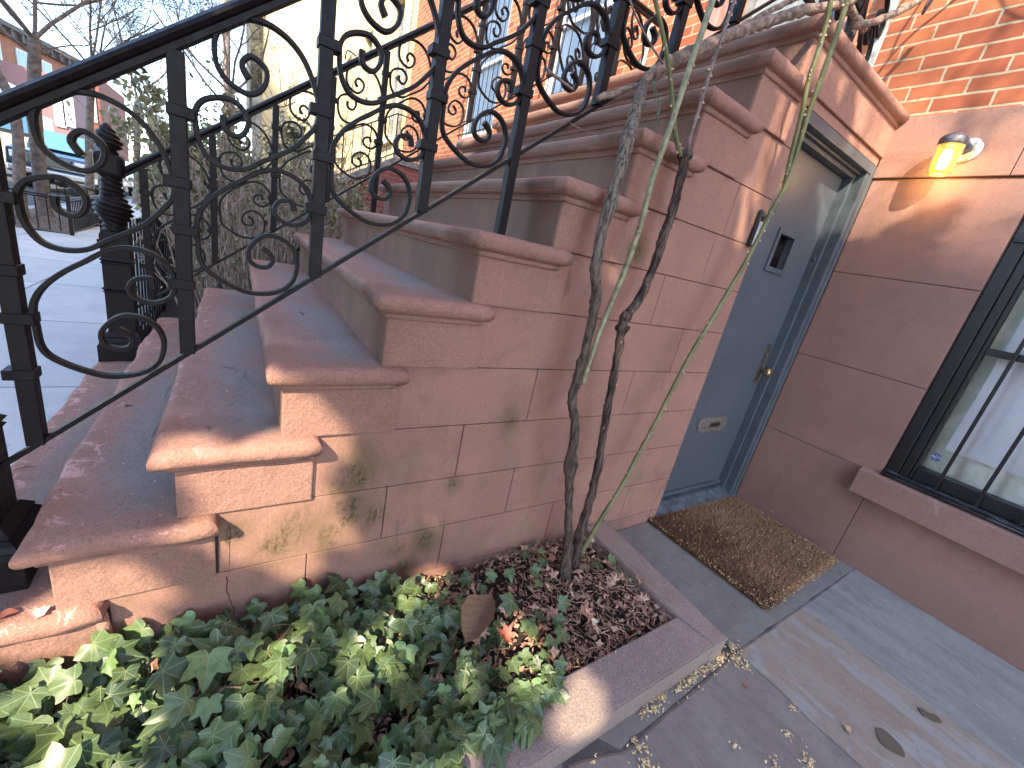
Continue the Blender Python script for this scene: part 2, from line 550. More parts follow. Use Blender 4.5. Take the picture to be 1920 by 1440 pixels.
slab([(.678, -.668), (3.2, -.675), (3.2, -.003), (.678, -.003)], M_BLUE, .001)
slab([(.679, -1.197), (3.3, -1.240), (3.3, -.678), (.679, -.671)], M_BLUE2, .002)
slab([(.004, -1.252), (.675, -1.203), (.675, -.003), (.004, -.003)], M_BLUE4, .0)
slab([(.668, -2.02), (.712, -1.862), (.680, -1.201), (3.3, -1.243), (3.3, -2.6), (.98, -2.62), (.80, -2.1)], M_BLUE3, .001)
slab([(.655, -2.03), (.795, -2.11), (.97, -2.63), (.655, -2.66)], M_BLUE4, .0)
slab([(.655, -2.67), (3.3, -2.64), (3.3, -3.9), (.655, -3.9)], M_BLUE3, .0)
slab([(.30, -1.262), (.678, -1.262), (.706, -1.862), (.655, -1.90), (.30, -1.90)], M_BLUE4, -.002)

# ------------------------------------------------------------------ the stoop
W = 1.86
RS = [-3.29, -3.066, -2.850, -2.640, -2.409, -2.176, -1.935, -1.693, -1.447, -1.203, -.978]
ZK = [.27 + .1955 * k for k in range(11)]
JK = [.070 + .1955 * k for k in range(12)]
stoop = thing('brownstone_stoop', (-W / 2, -1.6, 0), 'brownstone front stoop of eleven worn steps with mossy block side wall', 'stoop')


def slab_ring(k, y0, y1, x0, x1, prof, amp, back=True, nomove_back=False):
    """stack of rectangular rings; prof = [(offset outward, z, grime)]"""
    def perim(o):
        xa, xb, ya, yb = x0 - o, x1 + o, y0 - o, y1 + (o if back else 0)
        return xa, xb, ya, yb
    nx, ny = 44, 9
    prm = []
    for i in range(nx): prm.append((i / nx, 0))
    for i in range(ny): prm.append((1, i / ny))
    for i in range(nx): prm.append((1 - i / nx, 1))
    for i in range(ny): prm.append((0, 1 - i / ny))
    vs, at, fs = [], [], []
    N = len(prm)
    for ri, (o, z, g) in enumerate(prof):
        xa, xb, ya, yb = perim(o)
        for (s_, t_) in prm:
            # denser vertices near the right-hand end, which is the end one sees
            s2 = 1 - (1 - s_) ** 1.6
            p = Vector((xa + (xb - xa) * s2, ya + (yb - ya) * t_, z))
            if amp > 0:
                d = noise.noise_vector(p * 7 + Vector((k * 3, 0, 0))) * amp + noise.noise_vector(p * 26) * amp * .35
                d.z *= .6
                ch_ = max(0, noise.noise(p * 4.3 + Vector((9, k, 2))) - .22) * amp * 3.0
                q_ = Vector((.5 * (x0 + x1), .5 * (y0 + y1), z))
                dirv = (q_ - p); dirv.x *= .15; dirv.normalize()
                if o > -.01: p += dirv * ch_
                p += d
            vs.append(p)
            # foot traffic greys the inner part of the tread only
            at.append(g)
    R_ = len(prof)
    for r in range(R_ - 1):
        for i in range(N):
            j = (i + 1) % N
            fs.append((r * N + i, r * N + j, (r + 1) * N + j, (r + 1) * N + i))
    fs.append(tuple(reversed(range(N)))); fs.append(tuple((R_ - 1) * N + i for i in range(N)))
    return vs, fs, at


for k in range(11):
    zk, yr = ZK[k], RS[k]
    mb = MB()
    yb = yr + .29 if k < 10 else -.012
    amp = (.012, .010, .006, .004, .003, .003, .0025, .0025, .0025, .0025, .002)[k]
    xe = .004 if k else .0
    n_ = .045 if k > 2 else .047
    rr = .0235
    prof = []
    # underside fillet
    prof += [(.008, zk - .067, 0), (.014, zk - .066, 0), (.0175, zk - .061, 0), (.018, zk - .055, 0), (.016, zk - .051, 0)]
    for i in range(8):
        a = -pi / 2 + pi * i / 7
        prof.append((n_ - rr + rr * cos(a), zk - rr - .002 + (rr + .001) * sin(a), 0))
    prof += [(.000, zk - .001, .05), (-.025, zk, .35), (-.05, zk + .0, .85), (-.08, zk + .0, 1.0), (-.112, zk, 1.0)]
    y1 = yb - (.036 if k < 10 else .0)
    vs, fs, at = slab_ring(k, yr + .008, y1, -W, xe, prof, amp, back=(k < 10))
    sm = MB(); sm.add(vs, fs, True, at)
    # block below the nosing: riser in front and the proud end block at the side
    lo = JK[k] + (0 if k else -.09)
    sm.box((-W - .012, yr, lo), (.012, yb - .002 if k < 10 else -.010, zk - .060), ch=.004)
    o = sm.build('step', M_STEP if k < 5 else M_STEP, stoop, attname='tint')
    if k == 1: tag(o, 'chipped second step with pink spalled nosing')
    if k == 10: tag(o, 'top landing slab over the basement door')

# side wall: individual cut blocks, staggered, with fine joints
VJ = {-1: [-2.35, -1.876, -1.388, -.9], 0: [-2.564, -2.128, -1.631, -1.153], 1: [-2.350, -1.877, -1.388], 2: [-2.123, -1.630, -1.153],
      3: [-1.876, -1.380], 4: [-1.630, -1.146], 5: [-1.373], 6: [-1.141], 7: [-1.10], 8: [], 9: []}
wall = MB(); back = MB()
for k in range(-1, 10):
    z0 = -.02 if k < 0 else JK[k]
    z1 = JK[0] if k < 0 else JK[k + 1]
    ys = (RS[0] + .34 if k < 1 else RS[k] + .27)
    if k < 1: ys = -2.985
    if k == 1: ys = RS[1] + .292
    ye = -.842
    yy = [ys] + [y for y in VJ[k] if y > ys + .06 and y < ye - .05] + [ye]
    for a_, b_ in zip(yy[:-1], yy[1:]):
        if b_ - a_ < .03: continue
        wall.box((-.05, a_ + .0014, z0 + .0014), (0, b_ - .0014, z1 - .0014), ch=.0018)
    back.box((-W + .01, RS[max(k, 0)] + .02, z0), (-.052 if True else 0, ye - .0, z1))
    for a_ in yy[:]:
        back.box((-.052, a_ - .003, z0), (-.006, a_ + .003, z1))
    back.box((-.0515, ys, z1 - .003), (-.006, ye, z1 + .003))
    if k < 9: back.box((-W + .01, ye, z0), (-.42, -.005, z1))
# strip of wall over the door, under the landing block
wall.box((-.05, -.8415, 1.988), (.000, -.012, JK[10] - .002), ch=.0015)
wall.build('side_wall', M_STONE, stoop)
back.box((-W + .01, -.84, 1.95), (-.06, -.012, 2.14))
back.build('core', M_JOINT, stoop)
# bottom step return with its quarter bead
bb = MB()
bb.tube([(.018, -2.992, -.02), (.018, -2.992, .16), (.016, -2.994, .235)], [.016, .015, .010], 12)
bb.box((-.3, -3.28, -.05), (.006, -2.995, .172), ch=.003)
bb.build('corner_bead', M_STEP, stoop)
# hairline cracks cut in the side wall and landing block


def crack(pix, x, r=.0013):
    pts = [P(u, v, 0, x) for u, v in pix]
    sp = []
    for a_, b_ in zip(pts[:-1], pts[1:]):
        for i in range(5):
            p = a_.lerp(b_, i / 5); p.y += random.uniform(-.003, .003); p.z += random.uniform(-.003, .003); sp.append(p)
    sp.append(pts[-1])
    cr = MB(); cr.tube(sp, [r * (1 - .6 * i / len(sp)) for i in range(len(sp))], 4, smooth=False)
    cr.build('crack', M_DARK, stoop)


crack([(425, 1080), (428, 1110), (436, 1140), (442, 1165)], .0005)
crack([(1566, 167), (1578, 176), (1590, 190), (1605, 200), (1612, 210)], .0115, .0011)
crack([(430, 985), (433, 1030), (430, 1075)], .0004, .0009)


# ------------------------------------------------------------------ basement door under the stoop
door = thing('basement_door', (-.06, -.42, 0), 'blue grey steel basement door under the stoop with brass knob and mail slot', 'door')
LX = -.090
leaf = MB()
py0, py1, pz0, pz1 = -.508, -.352, 1.396, 1.560
# leaf built round the peep window opening
DL, DR, DB, DT = -.825, -.104, .048, 1.908
leaf.box((LX - .04, DL, DB), (LX, py0, DT)); leaf.box((LX - .04, py1, DB), (LX, DR, DT))
leaf.box((LX - .04, py0, DB), (LX, py1, pz0)); leaf.box((LX - .04, py0, pz1), (LX, py1, DT))
lf = leaf.build('door_leaf', M_DOOR, door)
pf = MB()
for (a_, b_, c_, d_) in ((py0 - .022, py0 + .004, pz0 - .022, pz1 + .022), (py1 - .004, py1 + .022, pz0 - .022, pz1 + .022)):
    pf.box((LX + .0005, a_, c_), (LX + .009, b_, d_), ch=.003)
for (c_, d_) in ((pz0 - .022, pz0 + .004), (pz1 - .004, pz1 + .022)):
    pf.box((LX + .0005, py0 + .0045, c_), (LX + .009, py1 - .0045, d_), ch=.003)
pw = pf.build('peep_window', M_DOORF, door)
g = MB(); g.box((LX - .036, py0, pz0), (LX - .030, py1, pz1)); g.build('glass', simple('dark_ribbed_glass', (.035, .022, .022), .2, ns=70, var=.7), pw)
g = MB()
for i in range(11):
    yy_ = py0 + .012 + i * (py1 - py0 - .024) / 10
    g.tube([(LX - .027, yy_, pz0), (LX - .027, yy_, pz1)], .0022, 5)
g.build('grille', M_IRON, pw)
kp = MB(); kp.box((LX + .0005, -.174, .771), (LX + .006, -.136, 1.002), ch=.002); kp.lathe((LX + .006, -.155, .940), [(.013, 0), (.013, .004), (.009, .006)], 16, (1, 0, 0)); kp.build('lock_plate', M_BRASSD, door)
kn = MB(); kn.lathe((LX + .006, -.155, .847), [(.009, 0), (.009, .022), (.018, .028), (.0265, .040), (.0275, .050), (.022, .060), (.010, .064)], 24, (1, 0, 0)); kn.build('knob', M_BRASS, door)


def stadium(x, yc, zc, hw, hh, t, mb, n=10):
    pts = []
    for i in range(n + 1):
        a = -pi / 2 + pi * i / n; pts.append((yc + hw - hh * .8 + cos(a) * hh * .8, zc + sin(a) * hh))
    for i in range(n + 1):
        a = pi / 2 + pi * i / n; pts.append((yc - hw + hh * .8 + cos(a) * hh * .8, zc + sin(a) * hh))
    N = len(pts)
    vs = [(x, p[0], p[1]) for p in pts] + [(x + t * .7, p[0], p[1]) for p in pts] + [(x + t, yc + (p[0] - yc) * .95, zc + (p[1] - zc) * .9) for p in pts]
    fs = [(i, (i + 1) % N, N + (i + 1) % N, N + i) for i in range(N)] + [(N + i, N + (i + 1) % N, 2 * N + (i + 1) % N, 2 * N + i) for i in range(N)] + [tuple(2 * N + i for i in range(N))]
    mb.add(vs, fs)


MSY, MSZ = -.447, .507
ms = MB(); stadium(LX + .0005, MSY, MSZ, .145, .045, .008, ms); mso = ms.build('mail_slot', M_SLOT, door)
ms = MB(); stadium(LX + .009, MSY + .012, MSZ + .002, .055, .017, .003, ms, 8); ms.build('slot_rim', M_BRASSD, mso)
ms = MB(); stadium(LX + .0122, MSY + .012, MSZ + .004, .043, .009, .0008, ms, 8); ms.build('slot_opening', M_DARK, mso)
sw = MB(); sw.box((LX + .0005, DL, .066), (LX + .016, DR - .001, .088), ch=.005); sw.build('weather_strip', M_DOORF, door)
fr = MB()
fr.box((-.14, -.1030, .02), (-.046, -.078, 1.930), ch=.002)         # deep jamb beside the leaf
fr.box((-.14, -.0775, .012), (-.002, -.040, 1.9505), ch=.003)       # stop, a step nearer
fr.box((-.14, -.0395, .006), (.0045, -.004, 1.985), ch=.004)        # outer jamb against the facade
fr.box((-.14, -.841, .006), (-.006, -.8265, 1.985), ch=.003)
fr.box((-.14, -.826, 1.9105), (-.048, -.1035, 1.930), ch=.002)
fr.box((-.14, -.826, 1.9305), (-.030, -.078, 1.9415), ch=.002)
fr.box((-.14, -.8262, 1.942), (.0025, -.040, 1.985), ch=.003)
fro = fr.build('door_frame', M_DOORF, door)
sc_ = MB()
for zz_ in (.22, .86, 1.50): sc_.lathe((-.068, -.1032, zz_), [(.010, 0), (.009, .002), (.006, .0025)], 12, (0, -1, 0))
sc_.build('screw', M_DOORF, fro)
th = MB()
th.add([(.013, -.838, -.012), (.013, -.006, -.012), (.013, -.838, .010), (.013, -.006, .010), (-.060, -.838, .046), (-.060, -.006, .046), (-.12, -.838, .046), (-.12, -.006, .046)],
       [(0, 1, 3, 2), (2, 3, 5, 4), (4, 5, 7, 6)])
th.build('threshold', M_STEEL, door)

# doorbell camera on the side wall
db = thing('doorbell', (.0, -.900, 1.43), 'slim black and silver doorbell beside the basement door', 'doorbell')
o_ = MB(); o_.box((.0005, -.922, 1.432), (.022, -.878, 1.582), ch=.010); o_.build('housing', simple('doorbell_black', (.02, .021, .024), .3), db)
o_ = MB(); o_.box((.0222, -.917, 1.438), (.026, -.883, 1.535), ch=.0018); o_.build('face', simple('doorbell_silver', (.45, .50, .50), .3, .3), db)
o_ = MB(); o_.lathe((.0222, -.900, 1.560), [(.014, 0), (.014, .004), (.009, .006), (.004, .0065)], 20, (1, 0, 0)); o_.build('lens', simple('lens_black', (.05, .05, .055), .12), db)

# ------------------------------------------------------------------ door mat
mat_t = thing('door_mat', (.31, -.47, 0), 'thick brown coir door mat strewn with pale seed husks', 'door mat')
mq = [Vector((.006, -.900, 0)), Vector((.618, -.868, 0)), Vector((.606, -.060, 0)), Vector((.022, -.052, 0))]


def matp(s_, t_):
    a_ = mq[0].lerp(mq[1], s_); b_ = mq[3].lerp(mq[2], s_)
    return a_.lerp(b_, t_)


mb = MB()
vs, fs = [], []
for j in range(25):
    for i in range(25):
        p = matp(i / 24, j / 24); e = min(i, 24 - i, j, 24 - j) / 24
        vs.append((p.x, p.y, .012 + .004 * noise.noise(p * 11) if e > 0 else .001))
for j in range(24):
    for i in range(24): fs.append((j * 25 + i, j * 25 + i + 1, (j + 1) * 25 + i + 1, (j + 1) * 25 + i))
mb.add(vs, fs, True); mb.build('backing', simple('mat_backing', (.10, .055, .03), .95, ns=120, var=.5, bump=.8), mat_t)
q = Mt('coir', .8, 0, .2)
a = q.attr('tint')
c = q.mix(q.ramp(a, .0, .55), (.15, .072, .036), (.43, .25, .14))
c = q.mix(q.ramp(a, .80, 1.0), c, (.55, .40, .22))
q.color(c); M_COIR = q.m
mb = MB()
for i in range(30000):
    s_, t_ = random.random(), random.random()
    if random.random() < .12:
        if random.random() < .5: t_ = random.choice((random.uniform(-.012, .01), 1 - random.uniform(0, .012)))
        else: s_ = random.choice((random.uniform(0, .01), 1 + random.uniform(-.01, .022)))
    p = matp(s_, t_)
    worn = .5 + .5 * noise.noise(Vector((p.x * 4, p.y * 4, 3)))
    dk = max(0, 1 - min(s_ * 1.9, 1)) * .0
    h = random.uniform(.006, .017); l = random.uniform(.004, .014); an = random.uniform(0, 2 * pi)
    tip = p + Vector((cos(an) * l, sin(an) * l, .012 + h)); wv = Vector((-sin(an), cos(an), 0)) * random.uniform(.0009, .0017)
    base = p + Vector((0, 0, .009))
    aa = min(.99, max(0, worn * .5 + random.uniform(-.15, .35) - .38 * max(0, 1 - t_ * 2.4) + .15 * s_))
    mb.add([base - wv, base + wv, tip + wv * .4, tip - wv * .4], [(0, 1, 2, 3)], False, aa)
mb.build('pile', M_COIR, mat_t)
q = Mt('husk', .75, 0, .2); q.color(q.mix(q.attr('tint'), (.50, .34, .16), (.82, .64, .38))); M_HUSK = q.m


def husk(mb, p, s_, flat=.5):
    an = random.uniform(0, 2 * pi); t = Vector((cos(an), sin(an), random.uniform(-flat, flat))).normalized()
    s2 = Vector((-sin(an), cos(an), random.uniform(-.4, .4))).normalized() * s_ * .30
    n = Vector((0, 0, 1)) * s_ * .14
    tint = random.random()
    mb.add([p - t * s_ * .5, p + s2 + n, p + t * s_ * .5, p - s2 + n, p + n * 2.2], [(0, 1, 4), (1, 2, 4), (2, 3, 4), (3, 0, 4)], False, tint)


mb = MB()
for i in range(720):
    s_, t_ = random.random(), random.random() ** .8
    if random.random() < .3: s_ = random.uniform(.97, 1.04)
    elif random.random() < .2: t_ = random.uniform(-.02, .02)
    p = matp(s_, t_); p.z = .020 + random.uniform(0, .006)
    husk(mb, p, random.uniform(.005, .011))
tag(mb.build('seed_husks', M_HUSK, loc=(.3, -.5, .02)), 'pale seed husks scattered over the brown door mat', 'seed husks', kind='stuff')

# husks swept along the planter kerb and over the slabs
mb = MB()
clumps = [(1370, 1212, .022, 60), (1380, 1235, .02, 55), (1395, 1250, .016, 25), (1350, 1232, .016, 55), (1330, 1250, .016, 50), (1315, 1258, .012, 22), (1290, 1275, .018, 55), (1272, 1290, .014, 30), (1300, 1262, .012, 25),
          (1240, 1305, .018, 45), (1225, 1325, .018, 50), (1205, 1335, .014, 26), (1345, 1205, .012, 20), (1195, 1400, .016, 28), (1205, 1425, .018, 38), (1185, 1385, .010, 14),
          (1450, 1430, .014, 26), (1515, 1430, .016, 40), (1375, 1397, .008, 16), (1485, 1327, .008, 15), (1475, 1377, .008, 14), (1222, 1440, .014, 20), (1110, 1428, .01, 8)]
for (u, v, r, n) in clumps:
    c_ = P(u, v, 2, .004)
    for i in range(n):
        an = random.uniform(0, 2 * pi); d_ = r * 1.5 * abs(random.gauss(0, .6))
        husk(mb, c_ + Vector((cos(an) * d_ + .004, sin(an) * d_ * 1.5, random.uniform(0, .007))), random.uniform(.006, .013), .6)
for i in range(210):
    p = Vector((random.uniform(.67, 1.6), random.uniform(-2.3, -.05), .004))
    husk(mb, p, random.uniform(.002, .006), .2)
for i in range(120):
    p = Vector((random.uniform(.10, .67), random.choice((random.uniform(-1.25, -.92), random.uniform(-.9, -.05) if random.random() < .1 else -1.2)), .004))
    husk(mb, p, random.uniform(.002, .006), .2)
for i in range(90):   # a few on the treads
    k = random.randint(1, 3)
    p = Vector((random.uniform(-1.2, -.05), RS[k] + random.uniform(0, .2), ZK[k] + .004))
    husk(mb, p, random.uniform(.002, .006), .1)
tag(mb.build('catkin_husks', M_HUSK, loc=(1, -1.5, .004)), 'dry yellowish catkin husks swept along planter kerb and slab joints', 'catkin husks', kind='stuff')

# damp patches on the brown slab (irregular, paper thin water film)
M_WET = Mt('wet_stone', .30, 0, .6).color((.125, .098, .072)).m


def blob(name, pix, z, mat, label, cat):
    pts = [P(u, v, 2, z) for u, v in pix]
    sp = smooth_path(pts + [pts[0]], 5)[:-1]
    mb = MB(); N = len(sp)
    ce = sum(sp, Vector()) / N
    mb.add([tuple(p) for p in sp] + [(p.x, p.y, z - .004) for p in sp], [tuple(range(N))] + [(N + i, N + (i + 1) % N, (i + 1) % N, i) for i in range(N)])
    return tag(mb.build(name, mat, loc=(ce.x, ce.y, z)), label, cat)


blob('damp_patch', [(1642, 1365), (1655, 1366), (1672, 1380), (1690, 1400), (1697, 1418), (1680, 1412), (1660, 1400), (1648, 1385)], .0065, M_WET, 'larger brown damp patch on the brown flagstone', 'damp patch')
blob('damp_patch', [(1721, 1326), (1730, 1328), (1740, 1336), (1755, 1340), (1766, 1354), (1755, 1353), (1740, 1346), (1730, 1340)], .0065, M_WET, 'smaller dark damp streak on the brown flagstone near the blue slab', 'damp patch')

# ------------------------------------------------------------------ planter kerb
planter = thing('planter_kerb', (.585, -2.6, 0), 'low brownstone kerb edging the ivy planting bed', 'planter')


def kerbstone(poly, z1, name='kerb_stone'):
    mb = MB()
    bm = bmesh.new()
    vb = [bm.verts.new((x, y, -.02)) for x, y in poly]; vt = [bm.verts.new((x, y, z1)) for x, y in poly]
    n = len(poly)
    bm.faces.new(vt); bm.faces.new(list(reversed(vb)))
    for i in range(n): bm.faces.new((vb[i], vb[(i + 1) % n], vt[(i + 1) % n], vt[i]))
    bmesh.ops.recalc_face_normals(bm, faces=bm.faces[:])
    bmesh.ops.bevel(bm, geom=[e for e in bm.edges if all(v.co.z > z1 - .001 for v in e.verts)], offset=.005, segments=2, affect='EDGES')
    bmesh.ops.subdivide_edges(bm, edges=[e for e in bm.edges if e.calc_length() > .15], cuts=12)
    bm.verts.index_update()
    vs = [v.co + noise.noise_vector(v.co * 14) * .0016 for v in bm.verts]
    mb.add(vs, [[v.index for v in f.verts] for f in bm.faces]); bm.free()
    mb.build(name, M_KERB, planter)


kerbstone([(.522, -4.2), (.660, -4.2), (.656, -1.372), (.522, -1.401)], .090)
kerbstone([(.002, -1.397), (.5215, -1.4000), (.6565, -1.3705), (.660, -1.292), (.002, -1.256)], .091)

# soil in the bed
mb = MB(); vs, fs = [], []
NX, NY = 14, 60
for j in range(NY + 1):
    for i in range(NX + 1):
        x = .003 + .517 * i / NX; y = -4.15 + (4.15 - 1.40) * j / NY
        vs.append((x, y, .030 + .012 * noise.noise(Vector((x * 6, y * 6, 0)))))
for j in range(NY):
    for i in range(NX): fs.append((j * (NX + 1) + i, j * (NX + 1) + i + 1, (j + 1) * (NX + 1) + i + 1, (j + 1) * (NX + 1) + i))
mb.add(vs, fs, True); tag(mb.build('planting_soil', M_SOIL, loc=(.26, -2.7, .03)), kind='structure')

# ------------------------------------------------------------------ leaf litter
q = Mt('dry_leaf', .7, 0, .3)
a = q.attr('tint')
c = q.mix(q.ramp(a, 0, .35), (.13, .070, .050), (.42, .24, .16))
c = q.mix(q.ramp(a, .35, .75), c, (.58, .38, .26))
c = q.mix(q.ramp(a, .80, 1.0), c, (.62, .46, .29))
c = q.mix(q.math('MULTIPLY', q.ramp(q.noise(90, 4), .5, .7), .4), c, (.05, .03, .02))
q.color(c); q.bump(q.noise(130, 3), .4, .002); M_DRY = q.m


def dry_piece(mb, p, s_, tint, lobed=False):
    an = random.uniform(0, 2 * pi); n = 7 if not lobed else 11
    nrm = Vector((random.gauss(0, .5), random.gauss(0, .5), 1)).normalized()
    a_ = nrm.cross(Vector((cos(an), sin(an), 0))).normalized(); b_ = nrm.cross(a_)
    el = random.uniform(.25, .75) if not lobed else .85
    vs = [p + nrm * s_ * random.uniform(-.12, .18)]
    for i in range(n):
        t = 2 * pi * i / n
        r_ = s_ * (random.uniform(.4, .62) if not lobed else (.7 if i % 2 else .36))
        vs.append(p + a_ * cos(t) * r_ + b_ * sin(t) * r_ * el + nrm * random.uniform(-.2, .2) * s_ * .8)
    mb.add(vs, [(0, i + 1, (i + 1) % n + 1) for i in range(n)], False, tint)


mb = MB()
for i in range(2600):
    y = -1.40 - random.random() ** 1.15 * 1.5; x = random.uniform(.01, .515)
    s_ = random.uniform(.008, .030)
    p = Vector((x, y, .042 + random.random() * .028 + .015 * noise.noise(Vector((x * 6, y * 6, 0)))))
    dry_piece(mb, p, s_, min(1, max(0, random.gauss(.34, .24))))
for i in range(120):
    y = -1.42 - random.random() ** 1.2 * 1.6; x = random.uniform(.02, .49)
    dry_piece(mb, Vector((x, y, .075 + random.random() * .012)), random.uniform(.022, .040), random.uniform(.3, .85), True)
for i in range(700):
    x = random.uniform(.01, .515); y = random.uniform(-1.9, -1.41)
    a_ = Vector((x, y, .07)); an = random.uniform(0, 2 * pi); l = random.uniform(.01, .05)
    mb.tube([a_, a_ + Vector((cos(an) * l, sin(an) * l, random.uniform(-.004, .008)))], random.uniform(.0006, .0014), 3, att=random.uniform(.1, .8), smooth=False)
tag(mb.build('leaf_litter', M_DRY, loc=(.26, -1.9, .05)), 'brown dead leaf litter and twigs over the soil around the rose stems', 'leaf litter', kind='stuff')

# single leaves one can pick out
M_BIGLEAF = Mt('curled_leaf', .6, 0, .3)
q = M_BIGLEAF
nzv = q.n('ShaderNodeTexWave'); nzv.inputs['Scale'].default_value = 30; nzv.inputs['Distortion'].default_value = 2
q.L(q.pos, nzv.inputs['Vector'])
q.color(q.mix(q.math('MULTIPLY', nzv.outputs['Fac'], .35), (.17, .095, .055), (.25, .15, .09))); q.bump(nzv.outputs['Fac'], .3, .002); M_BIGLEAF = q.m


def single_leaf(name, p, s_, rot, tilt, curl, mat, label, outline=None, lift=0.0):
    outline = outline or [(0, -.5), (.18, -.36), (.32, -.1), (.30, .15), (.16, .36), (0, .55), (-.16, .36), (-.30, .15), (-.32, -.1), (-.18, -.36)]
    n = len(outline)
    vs, fs = [], []
    K = 4
    for k in range(K + 1):
        for (a_, b_) in outline:
            f_ = k / K
            x, y = a_ * f_ * s_, b_ * f_ * s_
            z = curl * s_ * ((x / s_) ** 2 * 2.2) + .05 * s_ * sin(8 * y / s_)
            vs.append(Vector((x, y, z)))
    for k in range(K):
        for i in range(n): fs.append((k * n + i, k * n + (i + 1) % n, (k + 1) * n + (i + 1) % n, (k + 1) * n + i))
    M_ = Matrix.Rotation(rot, 3, 'Z') @ Matrix.Rotation(tilt, 3, 'X')
    mn = min((M_ @ v).z for v in vs)
    mb = MB(); mb.add([p + M_ @ v - Vector((0, 0, mn)) + Vector((0, 0, lift)) for v in vs], fs, True, .7)
    o = mb.build(name, mat, loc=p)
    return tag(o, label, 'dead leaf')


maple = [(0, -.45), (.10, -.30), (.38, -.34), (.30, -.16), (.52, .04), (.30, .08), (.34, .34), (.12, .22), (0, .56), (-.12, .22), (-.34, .34), (-.30, .08), (-.52, .04), (-.30, -.16), (-.38, -.34), (-.10, -.30)]
M_LO = Mt('orange_leaf', .6).color((.42, .15, .075)).m
M_LT = simple('tan_leaf', (.52, .33, .19), .65, ns=90, var=.25)
M_LP = simple('pale_petal', (.62, .62, .42), .6, ns=90)
M_LR = simple('red_leaf', (.30, .085, .05), .6, ns=90)
single_leaf('dead_leaf', P(893, 1180, 2, .13), .150, radians(35), radians(24), 1.9, M_BIGLEAF, 'large curled brown leaf caught on top of the ivy', lift=.02)
single_leaf('dead_leaf', P(945, 1195, 2, .10), .065, radians(120), radians(15), .9, M_LR, 'reddish lobed leaf beside the large curled leaf', maple)
single_leaf('dead_leaf', P(1200, 1090, 2, .085), .058, radians(210), radians(12), .6, M_LT, 'tan maple leaf near the planter corner under the kerb', maple)
single_leaf('dead_leaf', P(1145, 1265, 2, .075), .040, radians(60), radians(10), .5, M_LO, 'small bright orange leaf against the inner kerb', maple)
single_leaf('dead_leaf', P(1152, 1238, 2, .075), .036, radians(150), radians(18), .8, simple('grey_leaf', (.40, .36, .26), .7, ns=120, var=.5), 'pale grey mottled leaf beside the orange leaf', maple)
single_leaf('dead_leaf', P(1096, 1152, 2, .08), .060, radians(300), radians(10), .8, M_LO if False else simple('salmon_leaf', (.50, .26, .17), .65, ns=90), 'salmon coloured leaf just right of the rose trunk', maple)
single_leaf('petal', P(1115, 1165, 2, .085), .022, radians(40), radians(5), .3, M_LP, 'round pale yellow petal on the leaf litter', [(cos(t) * .5, sin(t) * .5) for t in [i * pi / 5 for i in range(10)]])
single_leaf('dead_leaf', P(1587, 1368, 2, .004), .030, radians(62), radians(8), 1.2, M_LT, 'narrow tan leaf lying on the brown flagstone')
single_leaf('dead_leaf', P(1397, 1287, 2, .004), .018, radians(100), radians(8), 1.5, M_LR, 'small red curled leaf on the purple flagstone')
single_leaf('dead_leaf', P(75, 1150, 2, ZK[0]), .040, radians(80), radians(6), .7, simple('pink_leaf', (.55, .33, .29), .7, ns=60), 'pinkish dead leaf on the bottom step', maple)
single_leaf('dead_leaf', P(12, 1155, 2, ZK[0]), .035, radians(10), radians(6), .9, M_LR, 'reddish leaf scrap at the corner of the bottom step')
mb = MB()
for (u, v, z, l, an) in ((565, 588, ZK[3], .020, .3), (433, 692, ZK[2], .030, .9), (48, 877, ZK[0], .022, 1.9), (390, 804, ZK[2], .016, .2)):
    p = P(u, v, 2, z + .0035)
    d_ = Vector((cos(an), sin(an), 0)) * l
    mb.tube(smooth_path([p - d_, p + Vector((0, .003, .004)), p + d_ * .8 + Vector((.002, 0, 0))], 3), .0012, 4)
    mb.tube([p, p + Vector((-d_.y, d_.x, 0)) * .6 + Vector((0, 0, .004))], .0009, 4)
tag(mb.build('twigs', simple('twig_bits', (.10, .065, .05), .9), loc=P(433, 692, 2, ZK[2])), 'few broken twig bits lying on the lower treads', 'twigs', kind='stuff')

# ------------------------------------------------------------------ ivy
q = Mt('ivy_leaf', .36, 0, .45)
uvn = q.n('ShaderNodeUVMap'); uvn.uv_map = 'leaf'
s3 = q.xyz(uvn.outputs[0])
ang = q.math('ARCTAN2', s3[0], s3[1])
rad_ = q.math('SQRT', q.math('ADD', q.math('MULTIPLY', s3[0], s3[0]), q.math('MULTIPLY', s3[1], s3[1])))
pp = q.math('PINGPONG', ang, radians(24))
dist = q.math('MULTIPLY', rad_, q.math('SINE', pp))
vein = q.ramp(dist, .020, .008)
vor = q.n('ShaderNodeTexVoronoi'); vor.feature = 'DISTANCE_TO_EDGE'; vor.inputs['Scale'].default_value = 7; q.L(uvn.outputs[0], vor.inputs['Vector'])
fine_v = q.math('MULTIPLY', q.ramp(vor.outputs['Distance'], .05, .01), .30)
vein = q.math('MAXIMUM', vein, fine_v)
a = q.attr('tint')
c = q.mix(q.ramp(a, 0, .6), (.050, .082, .034), (.115, .168, .058))
c = q.mix(q.ramp(a, .62, 1.0), c, (.22, .36, .13))
c = q.mix(q.math('MULTIPLY', q.ramp(q.noise(60, 4), .45, .7), .4), c, (.030, .055, .032))
c = q.mix(q.math('MULTIPLY', vein, q.ramp(q.noise(9, 2), .35, .65, .35, .75)), c, (.28, .36, .17))
c = q.mix(q.math('MULTIPLY', q.ramp(q.noise(28, 4, .6), .69, .74), .75), c, (.26, .19, .10))
q.color(c)
q.b.inputs['Subsurface Weight'].default_value = 0.0
q.bump(vein, -.25, .002)
